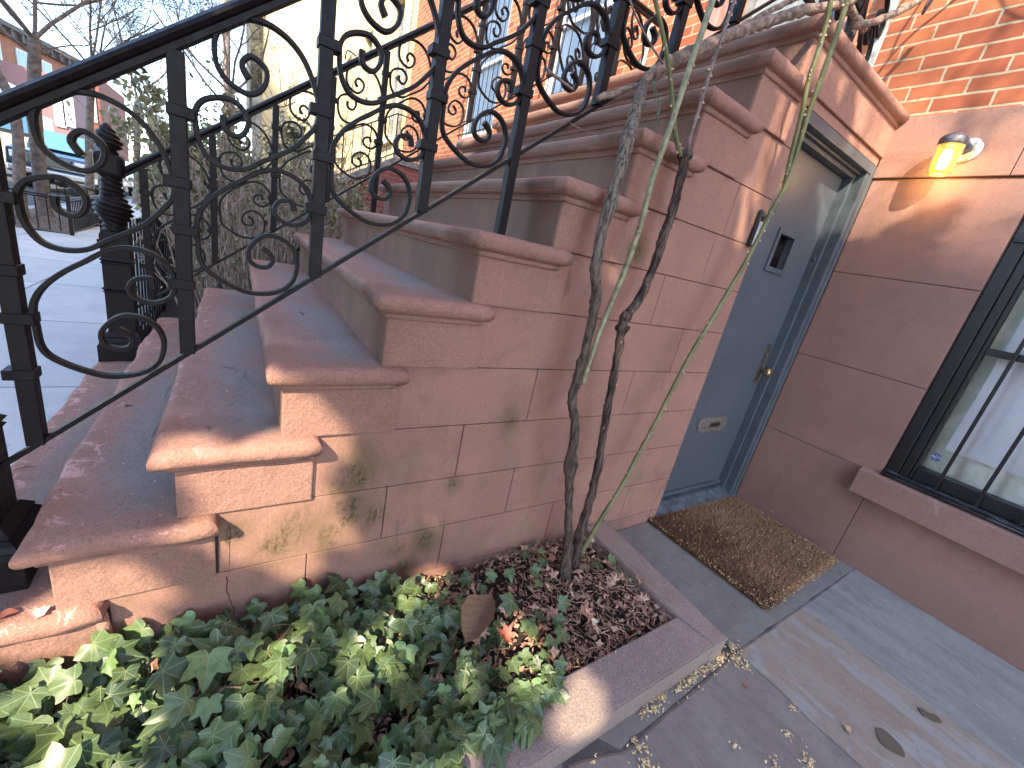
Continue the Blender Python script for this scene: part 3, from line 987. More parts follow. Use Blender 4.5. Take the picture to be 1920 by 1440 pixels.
tr = q.n('ShaderNodeBsdfTranslucent'); q.L(c, tr.inputs[0])
ms_ = q.n('ShaderNodeMixShader'); ms_.inputs[0].default_value = .22
q.L(q.b.outputs[0], ms_.inputs[1]); q.L(tr.outputs[0], ms_.inputs[2]); q.L(ms_.outputs[0], q.nt.nodes['Material Output'].inputs[0])
M_IVY = q.m

IVO = [(0, -.02), (8, -.10)]
# ivy outline in polar form about the petiole: (angle deg from the tip direction, radius)
IVP = [(0, 1.0), (9, .80), (18, .62), (27, .56), (36, .66), (47, .80), (57, .66), (66, .50), (78, .47), (88, .50), (98, .56), (112, .46), (130, .34), (150, .22), (168, .10)]


def ivy_leaf(mb, uv, p, s_, nrm, tipdir, tint, droop=.35):
    nrm = nrm.normalized()
    t = tipdir - nrm * tipdir.dot(nrm)
    if t.length < .01: t = nrm.cross(Vector((1, 0, 0)))
    t.normalize(); sd = t.cross(nrm)
    wid = random.uniform(.85, 1.1); lob = random.uniform(.8, 1.1)
    outl = []
    for (an, r_) in IVP: outl.append((radians(an), r_ * (lob if 30 < an < 110 else 1) * random.uniform(.95, 1.05)))
    full = [(-an, r_) for an, r_ in reversed(outl[1:])] + outl
    fold = random.uniform(.05, .35); cup = random.uniform(-.15, .35)
    ix = len(uv)
    vs = [p]; uv.append((0.0, 0.0))
    for f_ in (.5, 1.0):
        for (an, r_) in full:
            x = sin(an) * r_ * f_ * wid; y = cos(an) * r_ * f_
            z = fold * abs(x) * .6 - droop * y * y * (1 if y > 0 else .4) + cup * .12 * sin(an * 5) * f_ * f_
            vs.append(p + (sd * x + t * y + nrm * z) * s_)
            uv.append((x, y))
    n = len(full)
    fs = [(0, i + 1, i + 2) for i in range(n - 1)] + [(i + 1, n + i + 1, n + i + 2, i + 2) for i in range(n - 1)]
    mb.add(vs, fs, True, tint)


def ivy_dens(x, y):
    # thick on the left, opening towards the rose stems
    edge = -2.22 + .30 * (x / .52) if x < .25 else -2.06 + .16 * noise.noise(Vector((x * 9, 1, 2)))
    return 1.0 if y < edge else 0.0


mb = MB(); uv = []
stems = MB()
cnt = 0
random.seed(21)
layers = [(600, .03, .08), (560, .08, .14), (460, .12, .175)]
for (n, z0, z1) in layers:
    for i in range(n):
        x = random.uniform(.0, .60); y = random.uniform(-3.75, -1.85)
        if not ivy_dens(min(x, .52), y): continue
        hill = .55 + .45 * min(1, max(0, (-2.0 - y) / .5))
        z = (random.uniform(z0, z1)) * hill + .035 * noise.noise(Vector((x * 5, y * 5, 7)))
        if x > .50: z = max(z, .105 + .02 * random.random())
        if x > .56 and not (-2.6 < y < -2.1 or random.random() < .15): continue
        s_ = random.choice((random.uniform(.028, .05), random.uniform(.048, .07), random.uniform(.052, .076))) * (1.0 if y < -2.6 else .95)
        nr = Vector((.50 + random.gauss(0, .42), -.12 + random.gauss(0, .42), .80))
        if x < .07: nr.x += .5; x = max(x, .025)
        td = Vector((random.gauss(.55, .5), random.gauss(-.25, .6), -.3))
        tint = min(1, max(0, random.gauss(.36, .20) + (.42 if random.random() < .13 else 0)))
        p = Vector((x, y, z))
        ivy_leaf(mb, uv, p, s_, nr, td, tint, random.uniform(.15, .6))
        cnt += 1
        if random.random() < .75:
            q0 = Vector((x + random.uniform(-.04, .02), y + random.uniform(-.03, .03), .04))
            stems.tube(smooth_path([q0, (q0 + p) / 2 + Vector((random.uniform(-.02, .02), random.uniform(-.02, .02), 0)), p], 2), .0014, 4)
# scattered leaves near the rose stems and along the wall, each placed where it grows
SC = [(650, 1140, .10, .9), (700, 1110, .10, 1), (735, 1085, .14, .9), (845, 1080, .09, .7), (880, 1085, .10, .8), (925, 1075, .10, .8), (955, 1070, .11, .8), (870, 1075, .09, .6), (960, 1128, .10, 1.1), (915, 1140, .08, .8),
      (905, 1100, .08, .7), (1005, 1150, .09, .9), (990, 1165, .09, .9), (995, 1180, .09, .8), (1050, 1130, .09, .9), (1045, 1160, .09, .9), (1055, 1185, .09, .9), (945, 1168, .08, .6), (860, 1130, .09, .8), (815, 1140, .10, .9),
      (790, 1160, .11, 1), (1035, 1200, .09, .8), (1022, 1225, .09, .7), (1048, 1240, .09, .7), (985, 1035, .08, .7), (1000, 1065, .09, .9), (1020, 1050, .08, .7), (1008, 1015, .12, .4), (1015, 1035, .10, .45), (1115, 1055, .08, .8),
      (1143, 1048, .08, .85), (1090, 1060, .07, .6), (1050, 1060, .07, .6), (1155, 1070, .07, .5), (1181, 1085, .10, .3), (1010, 1090, .09, .6), (1085, 1045, .08, .5), (830, 1110, .07, .7), (780, 1120, .09, .8), (760, 1130, .09, .9),
      (980, 1225, .10, .8), (1000, 1240, .10, .8), (960, 1240, .11, .8), (940, 1260, .12, .9), (975, 1280, .12, .9), (1000, 1290, .12, .8), (960, 1300, .12, .9), (930, 1310, .13, .9), (900, 1290, .13, 1), (870, 1240, .13, 1)]
for (u, v, z, sc) in SC:
    p = P(u, v, 2, z)
    nr = Vector((.45 + random.gauss(0, .25), -.05 + random.gauss(0, .25), .9))
    ivy_leaf(mb, uv, p, .052 * sc, nr, Vector((random.gauss(.6, .4), random.gauss(-.3, .5), -.3)), (.85 if sc < .5 else min(1, max(0, random.gauss(.34, .16)))), random.uniform(.1, .5))
    q0 = Vector((p.x + random.uniform(-.03, .01), p.y + random.uniform(-.03, .03), .04))
    stems.tube(smooth_path([q0, (q0 + p) / 2 + Vector((.008, random.uniform(-.01, .01), 0)), p], 2), .0012, 4)
for i in range(120):
    y = random.uniform(-3.7, -1.7); x = random.uniform(.03, .5); z = random.uniform(.05, .12); pts = [Vector((x, y, z))]
    for j in range(4):
        pts.append(pts[-1] + Vector((random.uniform(-.04, .05), random.uniform(-.06, .06), random.uniform(-.02, .02))))
        pts[-1].x = min(.5, max(.02, pts[-1].x)); pts[-1].z = max(.04, pts[-1].z)
    stems.tube(smooth_path(pts, 2), random.uniform(.0012, .0025), 4)
ivy = mb.build('ivy', M_IVY, loc=(.26, -2.6, .05), uv=uv)
tag(ivy, 'dense green ivy with pale veins filling the bed below the stoop', 'ivy', kind='stuff')
so = stems.build('ivy_stems', simple('ivy_stem', (.20, .14, .085), .8, ns=60), loc=(.26, -2.6, .04))
tag(so, 'brown trailing ivy runners between the ivy leaves', 'ivy stems', kind='stuff')
# ------------------------------------------------------------------ house facade
house = thing('brick_house', (-3, .2, 0), 'red brick row house with brownstone base behind the stoop', 'house')
WX0, WX1, WZ0, WZ1 = .585, 1.72, .545, 1.84
fb = MB()
TH = .16
JZ = [-.02, .518, .993, 1.462, 1.930]


def fblock(x0, x1, z0, z1, y=0.0):
    fb.box((x0 + .0016, y, z0 + .0016), (x1 - .0016, y + TH, z1 - .0016), ch=.002)


for z0, z1 in zip(JZ[:-1], JZ[1:]):
    if z1 < .6:
        xs = [.003, .573, 1.75, 3.2, 6]
        for a_, b_ in zip(xs[:-1], xs[1:]): fblock(a_, b_, z0, z1)
    else:
        fblock(.003, WX0, z0, min(z1, 1.93)); fblock(WX1, 3.2, z0, z1); fblock(3.2, 6, z0, z1)
fb.box((WX0 - .0, .003, WZ1), (WX1, TH, 1.928))
fb.box((WX0 + .0, .003, .5185), (WX1, TH, .530))
fb.box((.003, -.012, 1.9335), (.485, TH, 2.205), ch=.003); fb.box((.488, -.012, 1.9335), (2.4, TH, 2.205), ch=.003); fb.box((2.404, -.012, 1.9335), (6, TH, 2.205), ch=.003)
fb.build('base_wall', M_FAC, house)
o_ = MB(); o_.box((-.05, .004, -.05), (WX0, TH + .08, 2.20)); o_.box((WX1, .004, -.05), (6, TH + .08, 2.20)); o_.box((WX0, .004, -.05), (WX1, TH + .08, .53)); o_.box((WX0, .004, WZ1), (WX1, TH + .08, 2.2))
o_.build('base_backing', M_JOINT, house)
# brick above, with real openings for the parlour windows and the entrance
DX0, DX1 = -1.36, -.34
opens = [(-5.32, -4.36, 2.56, 4.35), (-3.34, -2.38, 2.56, 4.35), (.95, 1.95, 2.9, 4.7), (3.2, 4.2, 2.9, 4.7)]
bw = MB()
TB = .22


def wall_with_holes(mb, x0, x1, z0, z1, holes, y0, y1):
    holes = [h for h in holes if h[1] > x0 and h[0] < x1]
    xs = sorted(set([x0, x1] + [h[0] for h in holes] + [h[1] for h in holes]))
    for a_, b_ in zip(xs[:-1], xs[1:]):
        hs = sorted([h for h in holes if h[0] < (a_ + b_) / 2 < h[1]], key=lambda h: h[2])
        z = z0
        for h in hs:
            if h[2] > z: mb.box((a_, y0, z), (b_, y1, h[2]))
            z = h[3]
        if z < z1: mb.box((a_, y0, z), (b_, y1, z1))


wall_with_holes(bw, 0.0, 6, 2.2055, 9.6, opens, .0, TB)
wall_with_holes(bw, -8.0, -.0005, 0, 9.6, opens + [(DX0, DX1, 2.1, 4.9)], .0, TB)
bw.build('brick_wall', M_BRICK, house)
# mortar smear where brick meets the stone
M_CURT = Mt('curtain', .9, 0, .1)
q = M_CURT
wv = q.n('ShaderNodeTexWave'); wv.inputs['Scale'].default_value = 5; wv.inputs['Distortion'].default_value = 2.5; q.L(q.scaled(1, 0, .12), wv.inputs['Vector'])
q.color(q.mix(wv.outputs['Fac'], (.74, .82, .86), (.92, .94, .95))); M_CURT = q.m
q = Mt('window_glass', .02, 0, .5)
q.color((.9, .95, 1.0)); q.b.inputs['Transmission Weight'].default_value = 1.0; q.b.inputs['IOR'].default_value = 1.05
gl = q.n('ShaderNodeBsdfGlossy'); gl.inputs['Roughness'].default_value = .01; gl.inputs[0].default_value = (.9, .95, 1, 1)
tp = q.n('ShaderNodeBsdfTransparent'); fz = q.n('ShaderNodeFresnel'); fz.inputs[0].default_value = 1.22
mx = q.n('ShaderNodeMixShader'); q.L(fz.outputs[0], mx.inputs[0]); q.L(tp.outputs[0], mx.inputs[1]); q.L(gl.outputs[0], mx.inputs[2])
q.L(mx.outputs[0], q.nt.nodes['Material Output'].inputs[0]); M_GLASS = q.m


def parlour_window(x0, x1, z0, z1, bars):
    f_ = MB()
    for a_, b_ in ((x0, x0 + .07), (x1 - .07, x1)): f_.box((a_, .03, z0 + .0705), (b_, .12, z1 - .0705))
    f_.box((x0, .028, z0), (x1, .122, z0 + .07)); f_.box((x0, .028, z1 - .07), (x1, .122, z1))
    f_.box((x0 + .0705, .05, (z0 + z1) / 2 - .02), (x1 - .0705, .09, (z0 + z1) / 2 + .02))
    wi = f_.build('window', M_WHITEP, house)
    g = MB(); g.quad((x0 + .06, .076, z0 + .06), (x1 - .06, .076, z0 + .06), (x1 - .06, .076, z1 - .06), (x0 + .06, .076, z1 - .06)); g.build('pane', M_GLASS, wi)
    g = MB(); vs, fs = [], []
    N = 60
    for i in range(N + 1):
        x = x0 + .04 + (x1 - x0 - .08) * i / N
        y = .105 + .014 * sin(i * 1.3) + .01 * sin(i * 3.1)
        vs += [(x, y, z0 + .03), (x, y, z1 - .03)]
    fs = [(2 * i, 2 * i + 2, 2 * i + 3, 2 * i + 1) for i in range(N)]
    g.add(vs, fs, True); g.build('curtain', M_CURT, wi)
    s_ = MB(); s_.box((x0 - .08, -.05, z0 - .10), (x1 + .08, .027, z0 - .001), ch=.006); s_.build('sill', M_FAC, wi)
    if bars:
        s_ = MB()
        n = 8
        for i in range(n): x = x0 + .02 + (x1 - x0 - .04) * i / (n - 1); s_.tube([(x, -.035, z0 + .0), (x, -.035, z1 + .02)], .005, 6)
        for zz_ in [z0 + .06, z0 + .22, z1 - .06]: s_.box((x0 - .02, -.042, zz_ - .007), (x1 + .02, -.028, zz_ + .007))
        s_.build('security_bars', M_IRON, wi)


for h in opens[:2]: parlour_window(*h, True)
for h in opens[2:]: parlour_window(*h, False)
# entrance doorway at the top of the stoop
e_ = MB()
for a_, b_ in ((DX0, DX0 + .12), (DX1 - .12, DX1)): e_.box((a_, -.06, 2.226), (b_, .30, 4.899), ch=.01)
en = e_.build('entrance', simple('door_surround', (.34, .17, .14), .6, ns=8), house)
e_ = MB(); e_.box((DX0 + .12, .20, 2.23), (DX1 - .12, .26, 4.6)); dd = e_.build('front_door', simple('front_door_paint', (.16, .185, .20), .5, ns=9, var=.3), en)
e_ = MB()
for zz_ in (2.33, 2.95, 3.7):
    for xx_ in (DX0 + .19, -.82):
        e_.box((xx_, .188, zz_), (xx_ + .30, .1995, zz_ + .5), ch=.01)
e_.build('door_panel', simple('front_door_panel', (.22, .25, .26), .5, ns=9, var=.3), dd)
cn = MB(); cn.box((-8.0, -.45, 9.6), (6, .3, 10.1)); cn.box((-8, -.25, 9.3), (6, -.001, 9.599)); cn.build('cornice', simple('cornice_brown', (.12, .07, .05), .7), house)

# basement window with black frame
bwin = MB()
x0, x1, z0, z1 = WX0, WX1, WZ0, WZ1
bwin.box((x0 + .001, .022, z0 + .001), (x0 + .052, .12, z1 - .001), ch=.004)       # outer brick mould
bwin.box((x0 + .053, .040, z0 + .003), (x0 + .086, .12, z1 - .001), ch=.003)
bwin.box((x0 + .087, .050, z0 + .005), (x0 + .100, .12, z1 - .001), ch=.003)
bwin.box((x1 - .11, .022, z0 + .001), (x1 - .001, .12, z1 - .001), ch=.004)
bwin.box((x0 + .1125, .030, z1 - .10), (x1 - .111, .12, z1 - .001), ch=.004)
bwin.box((x0 + .101, .052, z0 + .006), (x1 - .111, .12, z0 + .075), ch=.004)        # bottom rail
bwin.box((x0 + .101, .052, 1.205), (x1 - .111, .10, 1.236), ch=.003)                # meeting rail
bf = bwin.build('basement_window', M_BLACKP, house)
g = MB(); g.quad((x0 + .09, .085, z0 + .05), (x1 - .10, .085, z0 + .05), (x1 - .10, .085, z1 - .05), (x0 + .09, .085, z1 - .05)); g.build('pane', M_GLASS, bf)
g = MB()
g.box((x0 + .001, -.012, z0 - .014), (x1 - .001, .09, z0 + .000), ch=.004)
g.tube([(x0 + .002, -.016, z0 - .004), (x1, -.016, z0 - .004)], .006, 8)
g.tube([(x0 + .002, -.002, z0 + .006), (x1, -.002, z0 + .006)], .005, 8)
g.box((x0 + .005, .012, z0 + .0005), (x1 - .005, .020, z0 + .014), ch=.002)
g.build('metal_sill', simple('weathered_sill_metal', (.05, .055, .065), .4, .3, var=.6, ns=26, bump=.5), bf)
g = MB()
for xx_ in [x0 + .186 + i * .137 for i in range(7)]:
    g.box((xx_, .026, z0 + .008), (xx_ + .0135, .0395, z1 - .02), ch=.002)
g.box((x0 + .01, .012, 1.675), (x1 - .01, .0255, 1.692), ch=.002)
g.build('security_bar', M_BLACKP, bf)
# pale blind and paper behind the glass
q = Mt('pale_blind', .85, 0, .2)
q.color(q.mix(q.ramp(q.noise(3.5, 5, .6), .3, .7), (.74, .76, .84), (.88, .89, .93))); q.bump(q.noise(5, 4), .5, .02); M_BLIND = q.m
vs, fs = [], []
g = MB(); N = 26
for i in range(N + 1):
    for j in range(N + 1):
        x = .728 + .95 * i / N + .006 * noise.noise(Vector((3, j * .4, 0))); z = .735 + 1.1 * j / N
        y = .125 + .012 * noise.noise(Vector((x * 5, z * 4, 0))) + .006 * noise.noise(Vector((x * 17, z * 9, 0)))
        vs.append((x, y, z))
for i in range(N):
    for j in range(N): fs.append((i * (N + 1) + j, (i + 1) * (N + 1) + j, (i + 1) * (N + 1) + j + 1, i * (N + 1) + j + 1))
g.add(vs, fs, True); g.build('blind', M_BLIND, bf)
q = Mt('window_paper', .8, 0, .2)
q.color(q.mix(q.ramp(q.noise(8, 5, .65, dist=1), .45, .6), (.68, .74, .64), (.84, .86, .80))); M_PAPER = q.m
g = MB(); g.box((x0 + .05, .150, z0 + .01), (x1 - .05, .155, z1)); g.build('paper', M_PAPER, bf)
g = MB(); g.box((x0 - .02, .16, z0 - .02), (x1 + .02, .165, z1 + .03)); g.build('dark_backing', M_DARK, bf)
ws = MB(); ws.box((.512, -.055, .392), (1.80, -.0005, .5165), ch=.004); ws.box((WX0 + .001, -.0004, .5185 + .0), (WX1 - .001, .10, .5310), ch=.0)
ws.add([(.512, -.055, .5170), (1.80, -.055, .5170), (1.80, -.0003, .5290), (.512, -.0003, .5290)], [(0, 1, 2, 3)])
ws.build('window_sill', M_FAC, bf)
# security sticker: blue octagon with white letters
stk = thing('security_sticker', P(1755, 857, 1, .082), 'blue octagonal security sticker with white letters on the basement window', 'sticker')
SC_ = P(1755, 857, 1, .082)
g = MB(); n = 8
oc = [(SC_.x + .0215 * cos(pi / 8 + i * pi / 4), SC_.y, SC_.z + .0215 * sin(pi / 8 + i * pi / 4)) for i in range(n)]
g.add(oc + [(a_[0], a_[1] + .0008, a_[2]) for a_ in oc], [tuple(range(n)), tuple(reversed(range(n, 2 * n)))] + [(i, (i + 1) % n, n + (i + 1) % n, n + i) for i in range(n)])
g.build('disc', simple('sticker_blue', (.012, .045, .26), .4, bump=0), stk)
tc = bpy.data.curves.new('letters', 'FONT'); tc.body = 'ADT'; tc.size = .0195; tc.align_x = 'CENTER'; tc.align_y = 'CENTER'; tc.extrude = .0002; tc.shear = .25; tc.offset = .0005
tmp = bpy.data.objects.new('letters_tmp', tc); COL.objects.link(tmp)
bpy.context.view_layer.update()
dg = bpy.context.evaluated_depsgraph_get()
me = bpy.data.meshes.new_from_object(tmp.evaluated_get(dg))
bpy.data.objects.remove(tmp)
lo = bpy.data.objects.new('letters', me); COL.objects.link(lo); lo.parent = stk
lo.rotation_euler = (radians(90), 0, 0); lo.location = (0, -.0009, 0)
me.materials.clear(); me.materials.append(simple('sticker_white', (.8, .8, .82), .4, bump=0))
g = MB()
for i in range(n):
    a_, b_ = Vector(oc[i]), Vector(oc[(i + 1) % n]); c_ = SC_
    a2, b2 = c_ + (a_ - c_) * .90, c_ + (b_ - c_) * .90; a3, b3 = c_ + (a_ - c_) * .86, c_ + (b_ - c_) * .86
    up_ = Vector((0, -.0006, 0))
    g.add([a2 + up_, b2 + up_, b3 + up_, a3 + up_], [(0, 1, 2, 3)])
for zz_, ww in ((.0125, .018), (-.0115, .022), (-.0145, .016)):
    g.box((SC_.x - ww / 2, SC_.y - .0010, SC_.z + zz_ - .0005), (SC_.x + ww / 2, SC_.y - .0006, SC_.z + zz_ + .0005))
g.build('border', simple('sticker_border', (.45, .52, .75), .4, bump=0), stk)

# ------------------------------------------------------------------ jelly-jar wall lamp (lit)
lamp = thing('wall_lamp', (.305, -.012, 2.01), 'lit amber jelly jar wall lamp beside the basement door', 'lamp')
LC = Vector((.276, -.092, 0))
g = MB()
g.lathe((.316, -.0125, 2.040), [(.050, 0), (.050, .006), (.044, .012), (.020, .014)], 28, (0, -1, 0))
g.build('backplate', simple('chipped_white_plate', (.38, .38, .37), .5, .2, var=.5, ns=50), lamp)
g = MB()
g.tube(smooth_path([(.312, -.02, 2.040), (.298, -.05, 2.056), (.279, -.085, 2.072)], 4), [.024] * 9, 14)
g.lathe((LC.x, LC.y, 2.038), [(.047, 0), (.049, .004), (.049, .026), (.044, .037), (.030, .046), (.012, .050)], 28)
g.build('hood', simple('lamp_hood_metal', (.10, .095, .11), .5, .5, var=.5, ns=45, bump=.4), lamp)
prof = []
for i in range(60):
    t = i / 59
    z = 2.052 - .118 * t
    r = .046 - .004 * t + .0026 * sin(i * 1.9)
    if t > .9: r *= 1 - (t - .9) * 2.2
    prof.append((r, z - 2.052))
prof += [(.030, -.1215), (.016, -.119), (.004, -.1205)]
prof = [(r, z) for r, z in prof]
q = Mt('amber_glass', .08, 0, .5)
q.color((1.0, .62, .16)); q.b.inputs['Transmission Weight'].default_value = .75
q.b.inputs['IOR'].default_value = 1.2
q.b.inputs['Emission Color'].default_value = (1.0, .60, .10, 1); q.b.inputs['Emission Strength'].default_value = .05
M_AMB = q.m
g = MB(); g.lathe((LC.x, LC.y, 2.040), prof, 36); g.build('glass_jar', M_AMB, lamp)
q = Mt('bulb', .5); q.color((1, .9, .7)); q.b.inputs['Emission Color'].default_value = (1, .84, .50, 1); q.b.inputs['Emission Strength'].default_value = 9.0
g = MB(); g.lathe((LC.x, LC.y, 1.943), [(.004, 0), (.017, .006), (.022, .018), (.022, .060), (.014, .080)], 18); g.build('bulb', q.m, lamp)
pl = bpy.data.lights.new('lamp_light', 'POINT'); pl.energy = .30; pl.color = (1, .58, .20); pl.shadow_soft_size = .03
po = bpy.data.objects.new('lamp_light', pl); COL.objects.link(po); po.parent = lamp; po.location = Vector((LC.x, LC.y - .0, 1.893)) - Vector((.305, -.012, 2.01))

# ------------------------------------------------------------------ iron railings
SL = .8247


def zbar(y): return .611 + SL * (y + 3.08)


PY = [-3.105, -2.831, -2.560, -2.293, -2.026, -1.752, -1.482, -1.212, -.945]
XR = -.17
# scroll shapes traced once between two neighbouring posts, in metres (along, above the bottom bar at the left post)
A_pix = [(466, 148), (454, 125), (458, 112), (471, 106), (487, 117), (500, 135), (498, 158), (485, 173), (467, 177), (446, 167), (425, 150), (408, 125), (402, 94), (404, 67), (417, 48), (437, 38), (462, 35),
         (487, 40), (510, 50), (540, 73), (565, 104), (583, 142), (594, 181), (597, 208), (596, 225), (590, 240), (573, 258), (550, 278), (519, 293), (490, 304), (465, 316), (440, 318), (415, 312), (395, 300), (380, 280), (370, 255), (367, 232),
         (366, 208), (379, 189), (404, 183), (433, 187), (454, 204), (465, 225), (462, 244), (450, 256), (433, 252), (420, 237), (419, 217)]
C_pix = [(551, 396), (548, 380), (538, 376), (523, 378), (514, 392), (522, 410), (545, 422), (568, 418), (580, 404), (583, 380), (575, 358), (560, 338), (535, 324), (510, 319), (483, 324), (455, 338), (420, 355), (390, 377), (373, 402),
         (369, 425), (371, 450), (374, 482), (385, 503), (410, 522), (440, 538), (470, 549), (505, 550), (530, 543), (548, 528), (556, 505), (556, 485), (548, 465), (530, 449), (505, 441), (484, 448), (467, 466), (467, 486), (480, 498), (500, 501), (511, 490), (506, 476), (491, 465)]


def local(pix):
    out = []
    for (u, v) in pix:
        p = P(u, v, 0, XR); out.append((p.y - PY[1], p.z - zbar(PY[1])))
    return out


SA, SCc = local(A_pix), local(C_pix)
CW = .2706
RECT = [(1, -.48), (1, .48), (-1, .48), (-1, -.48)]


def scroll(loc2, x, y0, z0, parent, mats=M_IRON, k=1.0, th=.0050, wd=.0100, sl_fix=0.0):
    pts = smooth_path([Vector((x, y0 + a_ * k, z0 + b_ * k + sl_fix * a_ * k)) for a_, b_ in loc2], 3)
    mb = MB()
    # flat bar: thin in the plane of the railing, wide across it
    vs, fs = [], []
    N = len(pts)
    for i, p in enumerate(pts):
        t = (pts[min(i + 1, N - 1)] - pts[max(i - 1, 0)]).normalized()
        nr = Vector((0, -t.z, t.y))
        e = min(i, N - 1 - i)
        w2 = wd; t2 = th * (1 + .35 * max(0, 1 - e / 6))
        for (a_, b_) in ((w2, t2 * .7), (w2 * .7, t2), (-w2 * .7, t2), (-w2, t2 * .7), (-w2, -t2 * .7), (-w2 * .7, -t2), (w2 * .7, -t2), (w2, -t2 * .7)):
            vs.append(p + Vector((a_, 0, 0)) + nr * b_)
    for i in range(N - 1):
        for j in range(8): fs.append((i * 8 + j, i * 8 + (j + 1) % 8, (i + 1) * 8 + (j + 1) % 8, (i + 1) * 8 + j))
    fs.append(tuple(range(8))); fs.append(tuple(reversed([(N - 1) * 8 + j for j in range(8)])))
    mb.add(vs, fs, False)
    return mb.build('scroll', mats, parent)


def newel(x, y, parent):
    n = MB()
    n.lathe((x, y, ZK[0] - .004), [(.092, 0), (.092, .085), (.084, .095), (.086, .100), (.080, .112), (.072, .122), (.074, .128), (.062, .142), (.055, .150)], 48, square=True)
    nb = n.build('newel_post', M_IRON, parent)
    n = MB(); n.lathe((x, y, ZK[0]), [(.052, .140), (.052, .345), (.058, .350), (.052, .356), (.060, .366), (.052, .374), (.052, .484), (.058, .489), (.052, .496), (.059, .506), (.052, .514), (.052, .620), (.044, .640)], 48, square=True)
    n.build('shaft', M_IRON, nb)
    n = MB(); n.lathe((x, y, ZK[0]), [(.040, .636), (.046, .645), (.040, .652), (.047, .662), (.040, .672), (.050, .690), (.066, .718), (.070, .742), (.064, .768), (.050, .790), (.040, .802), (.046, .810), (.039, .818), (.045, .828), (.038, .840), (.037, .880), (.042, .890)], 60, flute=.085, nf=3, twist=280)
    n.build('twisted_bulb', M_IRON, nb)
    n = MB(); n.box((x - .05, y - .05, ZK[0] + .885), (x + .05, y + .05, ZK[0] + .985), ch=.018); n.build('cap_block', M_IRON, nb)
    n = MB(); n.lathe((x, y, ZK[0]), [(.035, .983), (.030, 1.000), (.044, 1.012), (.050, 1.028), (.046, 1.045), (.036, 1.066), (.024, 1.088), (.013, 1.103), (.004, 1.110)], 60, flute=.10, nf=3, twist=280)
    n.build('finial', M_IRON, nb)
    return nb


def railing(x, label, side, leg_posts, landing, dz=0.0, newel_y=-3.222):
    r = thing('iron_railing', (x, newel_y, ZK[0]), label, 'railing', 'black scrollwork railings of the stoop')
    zb = lambda y: zbar(y) + dz
    h = MB()
    ya, yb_ = newel_y + .04, PY[-1] + .03
    cap = [(.0, .019), (.014, .017), (.026, .008), (.030, -.002), (.024, -.010), (.016, -.013), (.016, -.026), (-.016, -.026), (-.016, -.013), (-.024, -.010), (-.030, -.002), (-.026, .008), (-.014, .017)]
    pts = [(x, ya, zb(ya) + .657), (x, yb_, zb(yb_) + .657)]
    if landing: pts.append((x, -.02, zb(yb_) + .657))
    vs, fs = [], []
    for (xx_, yy_, zz_) in pts:
        for (a_, b_) in cap: vs.append((xx_ + a_, yy_, zz_ + b_))
    N = len(cap)
    for i in range(len(pts) - 1):
        for j in range(N): fs.append((i * N + j, i * N + (j + 1) % N, (i + 1) * N + (j + 1) % N, (i + 1) * N + j))
    fs.append(tuple(range(N))); h.add(vs, fs, False); h.build('handrail', M_IRON, r)
    h = MB()
    pb = [(x, ya, zb(ya)), (x, yb_, zb(yb_))]
    vs, fs = [], []
    for (xx_, yy_, zz_) in pb + ([(x, -.06, zb(yb_) + .0)] if landing else []):
        for (a_, b_) in ((.010, -.0065), (.010, .0065), (-.010, .0065), (-.010, -.0065)): vs.append((xx_ + a_, yy_, zz_ + b_))
    for i in range(len(vs) // 4 - 1):
        for j in range(4): fs.append((i * 4 + j, i * 4 + (j + 1) % 4, (i + 1) * 4 + (j + 1) % 4, (i + 1) * 4 + j))
    fs.append((0, 1, 2, 3)); h.add(vs, fs, False); h.build('bottom_bar', M_IRON, r)
    ca = local([(355, 345)])[0]
    hs = {'r1': P(613, 213, 0, XR), 'r2': P(597, 393, 0, XR), 'l1': P(352, 214, 0, XR), 'l2': P(356, 432, 0, XR)}
    cz = [hs['l1'].z - zbar(PY[1]), hs['l2'].z - zbar(PY[1]), hs['r1'].z - zbar(PY[2]), hs['r2'].z - zbar(PY[2])]
    for i, y in enumerate(PY):
        b_ = MB()
        foot = zb(y) + .002
        if i in leg_posts: foot = ZK[5]
        b_.box((x - .0155, y - .0145, foot), (x + .0155, y + .0145, zb(y) + .632), ch=.0015)
        po_ = b_.build('post', M_IRON, r)
        for j, hz in enumerate(cz):
            if j < 2 and i == len(PY) - 1 and not landing: continue
            c_ = MB()
            oy = .011 if j < 2 else -.011
            c_.box((x - .0195, y - .0145 - (.004 if j < 2 else .015), zb(y) + hz - .011), (x + .0195, y + .0145 + (.015 if j < 2 else .004), zb(y) + hz + .011), ch=.002)
            c_.build('collar', M_IRON, po_)
    for i in range(len(PY) - 1):
        scroll(SA, x, PY[i], zb(PY[i]), r); scroll(SCc, x, PY[i], zb(PY[i]), r)
    if landing:
        flat = [(a_, b_ - SL * a_) for a_, b_ in SA]; flc = [(a_, b_ - SL * a_) for a_, b_ in SCc]
        for i in range(3):
            y0 = PY[-1] + i * .272
            scroll(flat, x, y0, zb(PY[-1]), r); scroll(flc, x, y0, zb(PY[-1]), r)
            b_ = MB(); b_.box((x - .0155, y0 + .272 - .0145, ZK[10]), (x + .0155, y0 + .272 + .0145, zb(PY[-1]) + .632), ch=.0015); b_.build('post', M_GREYW if i == 2 else M_IRON, r)
    nw = newel(x, newel_y, r)
    return r


railing(XR, 'black scrollwork iron railing nearest the viewer with rose stems tied to it', 1, (4,), True)
railing(-1.765, 'black scrollwork iron railing on the far side of the stoop', -1, (4,), True, dz=.0)
